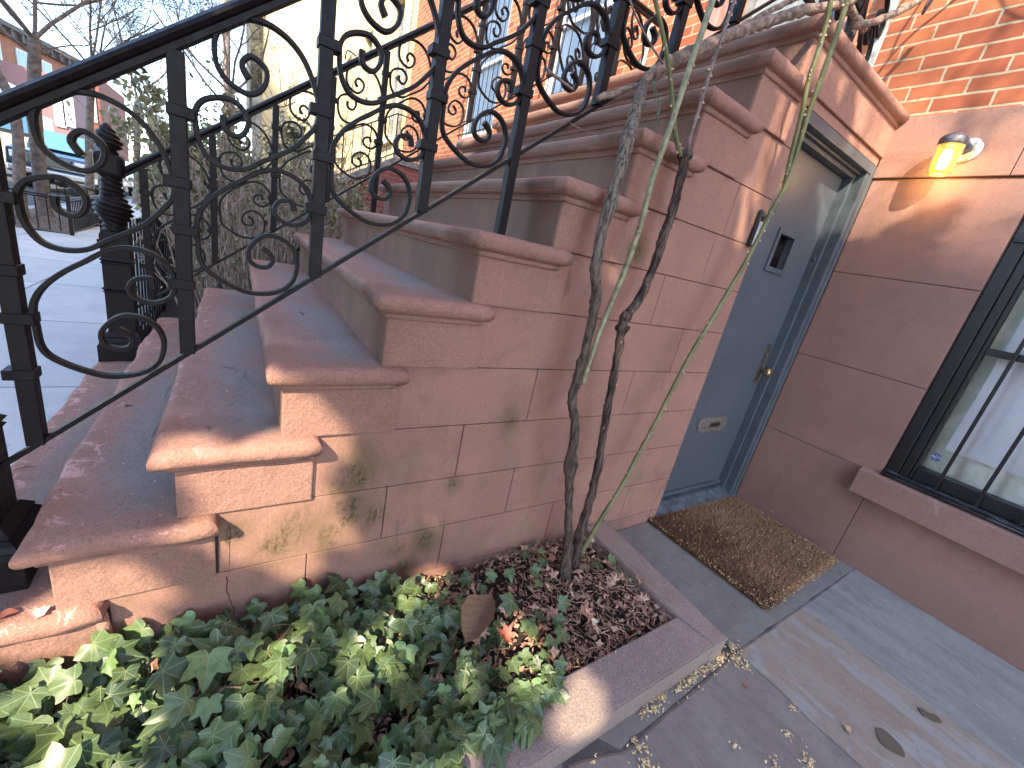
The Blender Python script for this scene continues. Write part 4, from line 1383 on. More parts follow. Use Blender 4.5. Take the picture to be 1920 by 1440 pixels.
# ------------------------------------------------------------------ climbing rose on the stoop
rose = thing('climbing_rose', (.17, -1.60, .05), 'bare climbing rose with gnarled brown stems and green thorny canes tied to the railing', 'climbing rose')
q = Mt('rose_bark', .9, 0, .2)
st_ = q.noise(130, 5, .7, vec=q.scaled(1, 1, .14), dist=.5)
c = q.mix(q.ramp(st_, .36, .66), (.050, .034, .030), (.185, .135, .105))
zz = q.xyz()[2]
pale = q.math('MULTIPLY', q.ramp(zz, .95, 1.5), q.ramp(st_, .38, .56))
c = q.mix(q.math('MULTIPLY', pale, .45), c, (.40, .33, .26))
q.color(c); q.bump(st_, 1.0, .012); q.bump(q.noise(140, 4), .6, .003); M_BARK = q.m
q = Mt('rose_bark_dark', .9, 0, .2)
st_ = q.noise(70, 5, .7, vec=q.scaled(1, 1, .14), dist=.5)
q.color(q.mix(q.ramp(st_, .4, .62), (.035, .024, .022), (.15, .10, .082))); q.bump(st_, 1.0, .010); q.bump(q.noise(140, 4), .6, .003); M_BARKD = q.m
q = Mt('green_cane', .5, 0, .35)
n1 = q.noise(12, 4); zz = q.xyz()[2]
c = q.mix(q.ramp(n1, .35, .65), (.110, .118, .045), (.200, .190, .090))
c = q.mix(q.math('MULTIPLY', q.ramp(q.noise(70, 3, .6, vec=q.scaled(1, 1, .3)), .66, .74), .8), c, (.45, .40, .30))
q.color(c); q.bump(q.noise(80, 3), .3, .002); M_CANE = q.m
M_CANE2 = simple('mauve_cane', (.20, .13, .115), .6, ns=50, var=.4, bump=.4)
M_CANE3 = simple('grey_green_cane', (.235, .225, .125), .55, ns=40, var=.35, bump=.4)
M_LOG = simple('old_rose_wood', (.27, .19, .145), .85, ns=45, var=.55, bump=1.0, bd=.008)
M_THORN = simple('thorn', (.50, .36, .26), .5)


def cane(pix, rad, mat, xs, knots=(), thorns=0, jit=.06, n=12, name='cane', wig=.0):
    """pix = photo points, xs = the real plane x of each point"""
    pts = [P(u, v, 0, x) for (u, v), x in zip(pix, xs)]
    sp = smooth_path(pts, 7)
    M_ = len(sp)
    rr = []
    for i in range(M_):
        t = i / (M_ - 1) * (len(rad) - 1); a_ = int(min(t, len(rad) - 2)); r_ = rad[a_] * (1 - (t - a_)) + rad[a_ + 1] * (t - a_)
        for (kt, ka) in knots:
            r_ *= 1 + ka * math.exp(-((i / (M_ - 1) - kt) / .012) ** 2)
        rr.append(r_ * (1 + random.uniform(-jit, jit)))
    if wig: sp = [p + noise.noise_vector(p * 30) * wig for p in sp]
    mb = MB(); mb.tube(sp, rr, n, jit=jit)
    o = mb.build(name, mat, rose)
    if thorns:
        mb = MB()
        for i in range(thorns):
            t = random.random(); j = min(M_ - 2, int(t * (M_ - 1))); p = sp[j]
            d_ = (sp[j + 1] - sp[j]).normalized(); a_ = d_.cross(Vector((random.uniform(-1, 1), random.uniform(-1, 1), random.uniform(-1, 1)))).normalized()
            L_ = random.uniform(.005, .010); r_ = rr[j]
            b_ = p + a_ * r_ * .9; s2 = d_.cross(a_) * .0017
            mb.add([b_ + d_ * .004 - s2, b_ + d_ * .004 + s2, b_ - d_ * .004 + s2, b_ - d_ * .004 - s2, b_ + a_ * L_ - d_ * .003], [(0, 1, 4), (1, 2, 4), (2, 3, 4), (3, 0, 4)])
        mb.build('thorns', M_THORN, o)['kind'] = 'stuff'
    return o, sp


def lin(a, b, n): return [a + (b - a) * i / (n - 1) for i in range(n)]


c1 = [(1056, 1108), (1060, 1062), (1066, 1020), (1066, 960), (1069, 882), (1078, 800), (1072, 755), (1082, 712), (1098, 655), (1112, 590), (1118, 555), (1117, 505), (1128, 440), (1148, 370), (1170, 290), (1190, 215), (1206, 160)]
cane(c1, [.030, .020, .0150, .0150, .0148, .0148, .0150, .0155, .0162, .017, .0175, .018], M_BARK, [.20, .19, .18, .17, .16, .15, .14, .135, .13, .125, .12, .115, .105, .095, .075, .02, -.09], knots=((.10, .0), (.255, .75), (.60, .35), (.80, .3), (.9, .3)), jit=.10, name='main_stem', wig=.004)
c3 = [(1074, 1080), (1085, 1010), (1103, 950), (1120, 880), (1133, 800), (1148, 720), (1163, 640), (1172, 598), (1196, 565), (1222, 510), (1240, 455), (1258, 400), (1275, 335), (1288, 285)]
cane(c3, [.024, .0165, .014, .0138, .0138, .0145, .0145, .014], M_BARKD, lin(.17, .085, len(c3)), knots=((.50, .9), (.545, .5), (.985, .9)), jit=.10, thorns=16, name='second_stem', wig=.004)
# stump stub and knots
mb = MB(); a_ = P(1172, 600, 0, .13); mb.tube([a_, P(1170, 588, 0, .13), P(1173, 584, 0, .13)], [.010, .0085, .007], 10, jit=.1); mb.build('cut_stub', M_BARK, rose)
cane([(1092, 722), (1101, 692), (1111, 662), (1125, 620), (1150, 560), (1180, 485), (1203, 415), (1222, 340), (1246, 270), (1268, 205), (1292, 130), (1318, 55), (1345, -25), (1370, -90)], [.0075, .0085, .0085, .0085, .009], M_CANE3, lin(.13, .07, 14), thorns=26, jit=.03, name='cane')
cane([(1290, 290), (1293, 262), (1312, 200), (1330, 140), (1350, 80), (1372, 15), (1400, -70)], [.0060, .0052, .0050, .0045], M_CANE2, lin(.085, .085, 7), thorns=22, jit=.03, name='cane')
cane([(1277, 292), (1268, 260), (1262, 205), (1256, 140), (1246, 80), (1233, 20), (1215, -60)], [.0070, .0065, .006, .0055], M_CANE, lin(.085, .07, 7), thorns=14, jit=.03, name='cane')
cane([(1082, 1052), (1098, 1022), (1130, 968), (1165, 912), (1195, 855), (1225, 800), (1258, 735), (1293, 668), (1325, 615), (1360, 556), (1393, 500), (1425, 440), (1452, 385), (1470, 355), (1489, 300), (1512, 225), (1535, 160), (1560, 90), (1583, 20), (1600, -50)],
     [.0105, .009, .0085, .0085, .0085, .0085, .0085, .009, .009], M_CANE, lin(.13, .10, 20), thorns=70, jit=.03, name='long_green_cane')
cane([(1470, 355), (1476, 325), (1490, 265), (1505, 205), (1516, 150), (1536, 90), (1552, 30), (1566, -50)], [.0085, .0078, .0078, .0075], M_CANE, lin(.10, .10, 8), thorns=26, jit=.03, name='cane')
cane([(1206, 158), (1222, 138), (1258, 118), (1320, 88), (1390, 58), (1450, 38), (1500, 22), (1545, 14), (1600, 2)], [.013, .017, .018, .018, .017, .017, .015, .014], M_LOG, [-.10, -.10, -.08, -.05, -.02, .0, .03, .06, .06], knots=((.3, .15), (.6, .2), (.82, .2)), jit=.12, name='old_branch', wig=.006)
cane([(1120, 186), (1180, 165), (1240, 140), (1300, 98), (1360, 68), (1430, 28), (1500, -8)], [.009, .010, .010, .010], M_LOG, [-.13, -.13, -.13, -.12, -.11, -.10, -.08], jit=.10, name='old_branch', wig=.004)
cane([(1605, 48), (1640, 40), (1690, 20), (1760, -22), (1830, -70)], [.012, .012, .011, .010], M_LOG, lin(.06, .10, 5), jit=.10, name='old_branch', wig=.003)
cane([(1620, 55), (1598, 20), (1590, -30)], [.014, .012, .010], M_LOG, lin(.03, .03, 3), jit=.12, name='old_branch')
cane([(1180, -5), (1190, 25), (1215, 75), (1243, 120)], [.0024, .0026, .0028], M_CANE2, lin(-.05, -.03, 4), name='twig')
cane([(1062, 226), (1085, 240), (1120, 252), (1152, 256)], [.0016, .0014, .001], M_CANE2, lin(-.12, -.05, 4), name='twig')
cane([(1025, 130), (1050, 150), (1075, 168)], [.004, .004, .003], M_LOG, lin(-.13, -.13, 3), name='twig')
# more canes reaching over the landing, mostly above the frame; their shadows fall on the bricks
for (pp_, r_) in (([(.05, -.30, 2.5), (.20, -.35, 2.9), (.5, -.40, 3.2), (.9, -.42, 3.35)], .006), ([(.05, -.30, 2.5), (.10, -.32, 3.0), (.35, -.40, 3.5)], .006), ([(.20, -.35, 2.9), (.3, -.4, 3.3)], .004), ([(.5, -.4, 3.2), (.8, -.5, 3.1), (1.1, -.55, 3.2)], .004),
                  ([(.9, -.42, 3.35), (1.4, -.5, 3.3)], .005)):
    mb = MB(); sp = smooth_path([Vector(p) for p in pp_], 6); mb.tube([p + noise.noise_vector(p * 6) * .02 for p in sp], r_, 8); mb.build('cane', M_CANE2, rose)
tie = MB()
tp_ = P(1212, 150, 0, -.11)
for k_ in range(3):
    tie.tube(smooth_path([tp_ + Vector((.02 * cos(t), .022 * sin(t) + .004 * k_, .012 * sin(t * 1 + k_) + .004 * k_)) for t in [i * pi / 4 for i in range(9)]], 3), .0017, 5)
tie.tube(smooth_path([tp_ + Vector((.02, .01, .0)), P(1232, 180, 0, -.09), P(1237, 205, 0, -.09), P(1230, 222, 0, -.09)], 4), .0017, 5)
tie.tube(smooth_path([tp_ + Vector((.02, .01, .0)), P(1228, 190, 0, -.09), P(1236, 235, 0, -.09)], 4), .0015, 5)
tag(tie.build('garden_tie', simple('green_plastic_tie', (.10, .20, .13), .5), loc=tp_), 'green plastic garden tie knotted round the stem on the railing', 'garden tie')
tie = MB(); tp_ = P(1612, 48, 0, .05)
for k_ in range(2): tie.tube(smooth_path([tp_ + Vector((.018 * cos(t), .02 * sin(t), .016 * sin(t + k_))) for t in [i * pi / 4 for i in range(9)]], 3), .0018, 5)
tie.tube([tp_, P(1600, 64, 0, .06)], .0015, 5)
tag(tie.build('garden_tie', simple('pale_twine', (.40, .45, .30), .7), loc=tp_), 'pale twine holding the branch at the landing corner', 'garden tie')

# ------------------------------------------------------------------ plants: generators
def tree_pts(start, direction, length, rad, depth, out, spread=.55, gnarl=.25, upb=.15, ratio=.72, kids=(2, 3)):
    n = 5
    pts, rs = [Vector(start)], [rad]
    d_ = Vector(direction).normalized()
    for i in range(n):
        d_ = (d_ + Vector((random.gauss(0, gnarl), random.gauss(0, gnarl), random.gauss(0, gnarl) + upb)) * .45).normalized()
        pts.append(pts[-1] + d_ * length / n); rs.append(rad * (1 - .45 * (i + 1) / n))
    out.append((pts, rs, depth))
    if depth <= 0: return
    for k_ in range(random.randint(*kids) + (1 if depth < 3 else 0)):
        j = random.randint(2, n); p = pts[j]
        side = Vector((random.gauss(0, 1), random.gauss(0, 1), random.gauss(.25, .7))).normalized()
        nd = (d_ * (1 - spread) + side * spread).normalized()
        tree_pts(p, nd, length * ratio * random.uniform(.75, 1.15), rs[j] * .68, depth - 1, out, spread, gnarl, upb, ratio, kids)


def bare_tree(base, h, r, label, mat, seed, lean=(0, 0, 1), depth=5, ln=1.7, trunk=None, group='bare street trees', spread=.6):
    random.seed(seed)
    t = thing('bare_tree', base, label, 'tree', group)
    base = Vector(base)
    tr_ = trunk or [base + Vector((0, 0, -.1)), base + Vector((0, 0, h * .5)) + Vector((lean[0], lean[1], 0)) * h * .4, base + Vector((lean[0] * h, lean[1] * h, h))]
    sp = smooth_path(tr_, 7)
    mb = MB(); rr = [r * (1.7 * math.exp(-i * .9) + 1 - .3 * i / len(sp)) for i in range(len(sp))]
    mb.tube(sp, rr, 14, jit=.04); mb.build('trunk', mat, t)
    out = []
    top = sp[-1]
    for i in range(4):
        an = i * pi / 2 + random.uniform(-.5, .5)
        tree_pts(top, (cos(an) * .65, sin(an) * .65, .8), ln, rr[-1] * .52, depth, out, spread)
    for i in range(2):
        an = random.uniform(0, 2 * pi)
        tree_pts(sp[-3], (cos(an), sin(an), .35), ln * .9, rr[-1] * .5, depth - 1, out, spread)
    mb = MB()
    for pts, rs, dp in out:
        mb.tube(pts, [max(x * .8, .003) for x in rs], 7 if dp > 3 else (5 if dp > 1 else 3), cap=False, smooth=dp > 1)
    mb.build('crown', mat, t)
    return t


M_TB = simple('street_tree_bark', (.16, .125, .105), .9, ns=14, var=.4, bump=.8, bd=.02)
bare_tree((-9.5, -5.43, .02), 2.75, .098, 'bare street tree with forked grey trunk inside the low iron guard', M_TB, 5, (-.005, .01, 0), 7, 1.75, trunk=[Vector((-9.5, -5.43, -.05)), Vector((-9.5, -5.44, .7)), Vector((-9.5, -5.40, 1.7)), Vector((-9.52, -5.30, 2.75))])
bare_tree((-13.5, -5.7, .02), 3.1, .085, 'bare tree rising behind the guarded tree over the parked pickup', M_TB, 11, (-.05, .08, 0), 7, 1.9)
bare_tree((-19, -5.6, .02), 3.3, .11, 'bare tree farther down the sidewalk behind the hedge', M_TB, 17, (.02, .06, 0), 5, 2.6)
bare_tree((-13, -2.9, .02), 3.4, .10, 'slender bare yard tree behind the tangled shrub', M_TB, 23, (-.02, .02, 0), 6, 1.9)
bare_tree((-8.2, -7.4, -.1), 2.5, .07, 'leaning dark bare tree at the left edge over the street', M_TB, 29, (-.02, -.05, 0), 4, 1.6, trunk=[Vector((-9.0, -5.62, -.05)), Vector((-9.15, -5.52, 1.55)), Vector((-9.3, -5.75, 2.25)), Vector((-9.5, -6.2, 3.0))])

# tree pit guard
gd = thing('tree_guard', (-9.9, -4.95, .08), 'low black iron guard rail around the street tree bed', 'tree guard')
b = MB()
for (a_, c_) in (((-8.0, -4.80), (-12.3, -5.00)), ((-8.0, -4.80), (-8.0, -6.05)), ((-12.3, -5.00), (-12.3, -6.05))):
    L_ = math.hypot(a_[0] - c_[0], a_[1] - c_[1]); n = int(L_ / .105)
    for zz_ in (.57, .60): b.tube([(a_[0], a_[1], zz_), (c_[0], c_[1], zz_)], .010, 4, up=Vector((0, 0, 1)), smooth=False)
    for i in range(n + 1):
        t = i / n; x, y = a_[0] + (c_[0] - a_[0]) * t, a_[1] + (c_[1] - a_[1]) * t
        b.tube([(x, y, .12), (x, y, .58)], .008, 4, smooth=False)
b.build('pickets', M_IRON, gd)
for (x, y) in ((-8.0, -4.80), (-12.3, -5.0), (-8.0, -6.05), (-12.3, -6.05)):
    b = MB(); b.box((x - .022, y - .022, .07), (x + .022, y + .022, .64), ch=.004); b.build('post', M_IRON, gd)
# bed soil and leaf mulch
b = MB()
N = 24; vs = []
for j in range(N + 1):
    for i in range(N + 1):
        x, y = -12.25 + 4.2 * i / N, -6.05 + 1.2 * j / N
        vs.append((x, y, .085 + .05 * max(0, noise.noise(Vector((x * 2, y * 3, 0)))) + .08 * math.exp(-((x + 9.5) ** 2 + (y + 5.43) ** 2) * 4)))
b.add(vs, [(j * (N + 1) + i, j * (N + 1) + i + 1, (j + 1) * (N + 1) + i + 1, (j + 1) * (N + 1) + i) for j in range(N) for i in range(N)], True)
tag(b.build('tree_bed', simple('tree_bed_mulch', (.17, .12, .085), .95, ns=35, var=.7, bump=1, bd=.03), loc=(-10, -5.4, .09)), kind='structure')

# ------------------------------------------------------------------ shrubs in the neighbouring yard
q = Mt('evergreen_leaf', .35, 0, .5)
a = q.attr('tint')
c = q.mix(q.ramp(a, 0, .5), (.075, .085, .035), (.24, .26, .12))
c = q.mix(q.ramp(a, .5, 1.0), c, (.52, .50, .32))
q.color(c)
tr = q.n('ShaderNodeBsdfTranslucent'); q.L(c, tr.inputs[0]); ms_ = q.n('ShaderNodeMixShader'); ms_.inputs[0].default_value = .25
q.L(q.b.outputs[0], ms_.inputs[1]); q.L(tr.outputs[0], ms_.inputs[2]); q.L(ms_.outputs[0], q.nt.nodes['Material Output'].inputs[0])
M_EVER = q.m
M_TWIG = simple('grey_twig', (.31, .245, .205), .9, ns=30, var=.4)
M_TWIGD = simple('dark_twig', (.22, .17, .145), .9, ns=30, var=.4)


def leaf_quad(mb, p, s_, tint, asp=.5):
    n_ = Vector((random.gauss(0, 1), random.gauss(0, 1), random.gauss(.4, .8))).normalized()
    t_ = n_.cross(Vector((random.gauss(0, 1), random.gauss(0, 1), random.gauss(0, 1)))).normalized(); b_ = n_.cross(t_)
    k = s_ * asp * .5
    mb.add([p - t_ * s_ * .5, p - t_ * s_ * .1 + b_ * k + n_ * s_ * .08, p + t_ * s_ * .28 + b_ * k * .7 + n_ * s_ * .04, p + t_ * s_ * .5, p + t_ * s_ * .28 - b_ * k * .7 + n_ * s_ * .04, p - t_ * s_ * .1 - b_ * k + n_ * s_ * .08],
           [(0, 1, 5), (1, 2, 4, 5), (2, 3, 4)], True, tint)


def shrub(base, rx, ry, h, nstem, nleaf, lsz, label, seed, mat_l, mat_t, leafy_from=.35, depth=3, group=None, rz0=.0, stem_r=.008):
    random.seed(seed)
    t = thing('shrub', base, label, 'shrub', group)
    base = Vector(base); out = []
    for i in range(nstem):
        an = random.uniform(0, 2 * pi); r_ = sqrt(random.random())
        b_ = base + Vector((cos(an) * rx * r_ * .55, sin(an) * ry * r_ * .55, 0))
        d_ = Vector((cos(an) * rx * .35 * r_, sin(an) * ry * .35 * r_, h))
        tree_pts(b_, d_, h * random.uniform(.55, .95), stem_r * random.uniform(.6, 1.2), depth, out, .5, .22, .22, .45, (1, 2))
    mb = MB(); tips = []
    for pts, rs, dp in out:
        mb.tube(pts, [max(x, .0022) for x in rs], 4 if dp > 1 else 3, cap=False, smooth=False)
        for p in pts[1:]:
            if p.z - base.z > h * leafy_from: tips.append(p)
    mb.build('stems', mat_t, t)
    if nleaf:
        mb = MB()
        for i in range(nleaf):
            p = random.choice(tips) + Vector((random.gauss(0, .05), random.gauss(0, .05), random.gauss(0, .05)))
            leaf_quad(mb, p, lsz * random.uniform(.6, 1.2), min(1, max(0, random.gauss(.42, .25))))
        mb.build('foliage', mat_l, t)
    return t


shrub((-4.6, -2.55, .03), 1.2, 1.15, 1.42, 84, 26000, .068, 'tall olive green evergreen shrub behind the far newel', 31, M_EVER, M_TWIGD, .15, 3)
shrub((-2.75, -2.55, .03), .75, .85, 1.45, 110, 1600, .035, 'tangle of bare grey brown twigs pressed against the far railing', 37, M_EVER, M_TWIG, .3, 3, stem_r=.009)
shrub((-3.6, -1.35, .03), .95, .6, .95, 60, 1800, .045, 'twiggy half bare shrub in front of the brick cheek wall', 41, M_EVER, M_TWIG, .3, 3)
shrub((-6.8, -3.0, .03), 1.3, .5, 1.35, 56, 9000, .065, 'leafy clipped shrub farther along the yard fence', 43, M_EVER, M_TWIGD, .2, 3)
shrub((-9.2, -1.2, .03), .8, .8, 3.0, 26, 0, .04, 'tall thin budding shrub against the cream wall', 47, M_EVER, M_TWIGD, .3, 4, stem_r=.012)

# iron fence of the front yard along the sidewalk
fe = thing('iron_fence', (-4.4, -3.30, .08), 'black iron picket fence along the sidewalk beside the far newel', 'fence')
b = MB()
for i in range(48):
    x = -2.05 - i * .115; b.tube([(x, -3.30, .06), (x, -3.30, .90)], .0075, 4, smooth=False)
for zz_ in (.2, .84): b.box((-7.5, -3.312, zz_ - .008), (-1.86, -3.288, zz_ + .008))
b.build('pickets', M_IRON, fe)
for x in (-2.0, -3.8, -5.6, -7.4):
    b = MB(); b.box((x - .02, -3.32, .05), (x + .02, -3.28, 1.0), ch=.004); b.build('post', M_IRON, fe)

# ------------------------------------------------------------------ next stoop: brick cheek wall with stone cap and its own railing
X2 = -6.2
ck = thing('neighbour_stoop', (-7.0, -.9, 0), 'neighbouring stoop with brick cheek wall and grey stone coping', 'stoop')
cp = [(-3.0, .05), (-3.0, .45), (-1.95, 1.27), (-.66, 2.10), (-.001, 2.10), (-.001, .0), (-3.0, .0)]
cp = [(-2.9, .0), (-2.9, .52), (-1.562, 1.53), (-.66, 2.12), (-.001, 2.12), (-.001, .0)]


def extr(poly, xa, xb, mb, att=0.0):
    n = len(poly)
    vs = [(xa, y, z) for y, z in poly] + [(xb, y, z) for y, z in poly]
    mb.add(vs, [tuple(range(n)), tuple(reversed(range(n, 2 * n)))] + [(i, n + i, n + (i + 1) % n, (i + 1) % n) for i in range(n)], False, att)


b = MB(); extr(cp, X2, X2 - .22, b); b.build('cheek_wall', M_BRICK_CHEEK, ck)
b = MB(); top_ = [(-2.94, .50), (-1.57, 1.535), (-.655, 2.125), (-.002, 2.125)]
up2 = [(y, z + .085) for y, z in top_]; extr(top_ + list(reversed(up2)), X2 + .03, X2 - .25, b); b.build('coping', simple('grey_coping', (.25, .23, .21), .85, ns=16, var=.35, bump=.6), ck)
b = MB()
for i in range(9): b.box((X2 - 1.8, -2.95 + i * .25, .0), (X2 - .221, -.002, .25 + i * .2), ch=.01)
b.build('steps', M_FAC, ck)
nr = thing('scroll_railing', (X2 - .1, -1.5, 1.7), 'delicate rusty scroll railing on the neighbouring stoop', 'railing')
M_IRON2 = simple('rusty_thin_iron', (.085, .050, .042), .6, ns=30, var=.5)
M_SCROLL2 = M_IRON2


def zc(y):
    return (2.125 if y > -.655 else 2.125 + (y + .655) * .645) + .085


b = MB()
for off in (.06, .62):
    b.tube([(X2 - .1, y, zc(y) + off) for y in (-2.6, -1.9, -1.3, -.655, -.02)], .011, 5, smooth=False)
b.build('rails', M_IRON2, nr)
b = MB()
ii = 0
for i in range(21):
    y = -2.55 + i * .127
    b.tube([(X2 - .1, y, zc(y) - .0), (X2 - .1, y, zc(y) + .62)], .006 if i % 3 else .010, 4, smooth=False)
b.build('pickets', M_IRON2, nr)
for i in range(20):
    y = -2.49 + i * .127
    for sgn, z_ in ((1, .20), (-1, .47)):
        b = MB(); pts = []
        for k_ in range(26):
            t = k_ / 25; an = t * 3.6 * pi; r_ = .052 * (1 - .75 * t)
            pts.append((X2 - .1, y + sgn * cos(an) * r_, zc(y) + z_ + sin(an) * r_ * 1.4))
        b.tube(pts, .0035, 3, smooth=False)
        b.build('scroll', M_IRON2, nr)
mb_ = thing('mailbox', (-6.6, -.4, 1.5), 'small black box fixed beside the neighbouring basement entry', 'box')
b = MB(); b.box((-5.9, -.72, 1.20), (-5.62, -.40, 1.52), ch=.02); b.build('body', simple('black_box', (.03, .03, .033), .5), mb_)
b = MB(); b.box((-5.93, -.75, 1.521), (-5.59, -.37, 1.55), ch=.01); b.build('lid', simple('black_lid', (.05, .05, .055), .4), mb_)
cn_ = thing('trash_can', (-3.2, -.6, .03), 'dark lidded trash can against the wall past the steps', 'trash can')
b = MB(); b.box((-3.4, -.95, .05), (-2.95, -.45, .98), ch=.03); b.build('body', simple('bin_plastic', (.035, .037, .042), .55), cn_)
b = MB(); b.box((-3.44, -1.0, .985), (-2.91, -.42, 1.05), ch=.02); b.build('lid', simple('bin_lid', (.06, .063, .07), .5), cn_)

# ------------------------------------------------------------------ neighbouring houses
M_YEL = simple('yellow_stucco', (.64, .50, .27), .9, ns=3, var=.14, bump=.3)
M_CREAM = simple('cream_stucco', (.66, .58, .38), .9, ns=2.2, var=.10, bump=.3)
yh = thing('yellow_house', (-11.7, .2, 0), 'yellow stuccoed row house with tall narrow windows beyond the brick house', 'house')
b = MB(); yo = [(-9.35, -8.65, 2.9, 5.4), (-11.9, -11.1, 2.9, 5.4), (-14.2, -13.4, 2.9, 5.4)]
wall_with_holes(b, -15.4, -8.0005, 0, 10.5, yo, -.06, .22); b.build('wall', M_YEL, yh)
for h in yo:
    f_ = MB(); x0, x1, z0, z1 = h
    for a_, b_ in ((x0, x0 + .07), (x1 - .07, x1)): f_.box((a_, .05, z0), (b_, .1, z1))
    f_.box((x0 + .0705, .05, (z0 + z1) / 2 - .03), (x1 - .0705, .1, (z0 + z1) / 2 + .03))
    wi = f_.build('window', M_GALV, yh)
    g = MB(); g.box((x0, .11, z0), (x1, .12, z1)); g.build('pane', simple('grey_sky_glass', (.28, .33, .36), .15, bump=0), wi)
    g = MB(); g.box((x0 - .12, -.16, z0 - .14), (x1 + .12, -.0605, z0 - .01), ch=.01); g.build('sill', M_CREAM, wi)
b = MB(); b.tube([(-8.12, -.10, 0), (-8.12, -.10, 9)], .05, 8); b.build('downpipe', M_GALV, yh)
b = MB(); b.tube(smooth_path([(-12.75, -.07, 5.2), (-12.75, -.30, 5.25), (-12.75, -.34, 5.0)], 3), .02, 6); b.build('lamp_arm', M_IRON, yh)
b = MB(); b.lathe((-12.75, -.34, 4.55), [(.05, 0), (.09, .05), (.11, .38), (.05, .46)], 10); b.build('lantern', simple('lantern_glass', (.6, .6, .55), .3), yh)
ch_ = thing('cream_house', (-19, -1, 0), 'tall pale cream house wall standing forward past the yellow house', 'house')
b = MB(); b.box((-24.0, -2.10, 0), (-15.4005, 8, 11)); b.build('wall', M_CREAM, ch_)
b = MB(); b.box((-24.1, -2.38, 4.0), (-15.35, -2.1005, 11.2), ch=.01); b.build('side_trim', simple('dark_ivy_trim', (.085, .085, .06), .9, ns=4, var=.7, bump=1, bd=.05), ch_)
b = MB(); b.box((-15.42, -2.35, 0), (-15.2, -2.101, 3.98), ch=.01); b.build('corner_pier', simple('grey_pier', (.34, .33, .31), .9, ns=4, var=.3), ch_)
# oblique corner building across the street, far left
A1 = CAM + ray(-160, -45) * 29.0; B1 = CAM + ray(152, 118) * 34.0
zt = 8.6
A1 = CAM + ray(-160, -45) * ((zt - 1.213) / ray(-160, -45).z); B1 = CAM + ray(150, 116) * ((zt - 1.213) / ray(150, 116).z)
fh = thing('corner_house', (B1.x, B1.y, 0), 'orange brick corner house with dark bracketed cornice across the street', 'house')
dv = (B1 - A1); dv.z = 0; LF = dv.length; dv.normalize(); nv = Vector((dv.y, -dv.x, 0))
if nv.dot(CAM - A1) < 0: nv = -nv


def fbox(mb, s0, s1, z0, z1, d0, d1):
    """box along the oblique facade: s along, d outwards"""
    o = Vector((A1.x, A1.y, 0)); vs = []
    for s_ in (s0, s1):
        for d_ in (d0, d1):
            for z_ in (z0, z1): vs.append(o + dv * s_ + nv * d_ + Vector((0, 0, z_)))
    mb.add(vs, [(0, 1, 3, 2), (4, 6, 7, 5), (0, 4, 5, 1), (2, 3, 7, 6), (0, 2, 6, 4), (1, 5, 7, 3)])


b = MB(); fbox(b, 0, LF, -.1, zt - .3, -8, 0); b.build('wall', simple('orange_brick', (.34, .13, .07), .85, ns=8, var=.2, bump=.4), fh)
b = MB(); fbox(b, -.2, LF + .3, zt - .3, zt, -8.2, .55); fbox(b, -.1, LF + .1, zt - .75, zt - .305, -8, .3)
for i in range(int(LF / .9)): fbox(b, i * .9, i * .9 + .2, zt - .80, zt - .31, .301, .5)
b.build('cornice', simple('dark_cornice', (.09, .07, .06), .7), fh)
for zz_ in (5.4, 2.3):
    for i in range(9):
        s_ = LF - 2.2 - i * 2.3
        if s_ < .3: break
        b = MB(); fbox(b, s_, s_ + 1.0, zz_, zz_ + 2.0, .001, .06); w_ = b.build('window', M_WHITEP, fh)
        b = MB(); fbox(b, s_ + .12, s_ + .88, zz_ + .12, zz_ + 1.88, .0605, .07); b.build('pane', simple('teal_glass', (.20, .28, .28), .2, bump=0), w_)
fh2 = thing('far_house', (-60, -12, 0), 'pink and red brick houses at the end of the street', 'house')
C1 = CAM + ray(98, 190) * 24; 
ya_, yb_p, yc_ = P(90, 220, 0, -44).y, P(130, 220, 0, -44).y, P(190, 220, 0, -60).y
b = MB(); b.box((-50, P(130, 220, 0, -44).y - 9, 0), (-44, yb_p, P(115, 145, 0, -44).z)); b.build('wall', simple('pink_wall', (.26, .14, .135), .9), fh2)
for uu in (100, 118):
    a_ = P(uu, 205, 0, -43.9)
    b = MB(); b.box((-43.99, a_.y, a_.z - 1.0), (-43.9, a_.y + .55, a_.z + .9)); b.build('window', M_WHITEP, fh2)
fh3 = thing('street_end_house', (-62, -10, 0), 'red brick block with white windows closing the end of the street', 'house')
yb3 = P(125, 220, 0, -60).y
b = MB(); b.box((-72, yb3 - 2, 0), (-60, yc_, P(160, 135, 0, -60).z)); b.build('wall', M_BRICK_FAR, fh3)
for uu in (138, 158):
    a_ = P(uu, 190, 0, -59.9)
    b = MB(); b.box((-59.99, a_.y, a_.z - 1.6), (-59.9, a_.y + .8, a_.z + 1.2)); b.build('window', M_WHITEP, fh3)
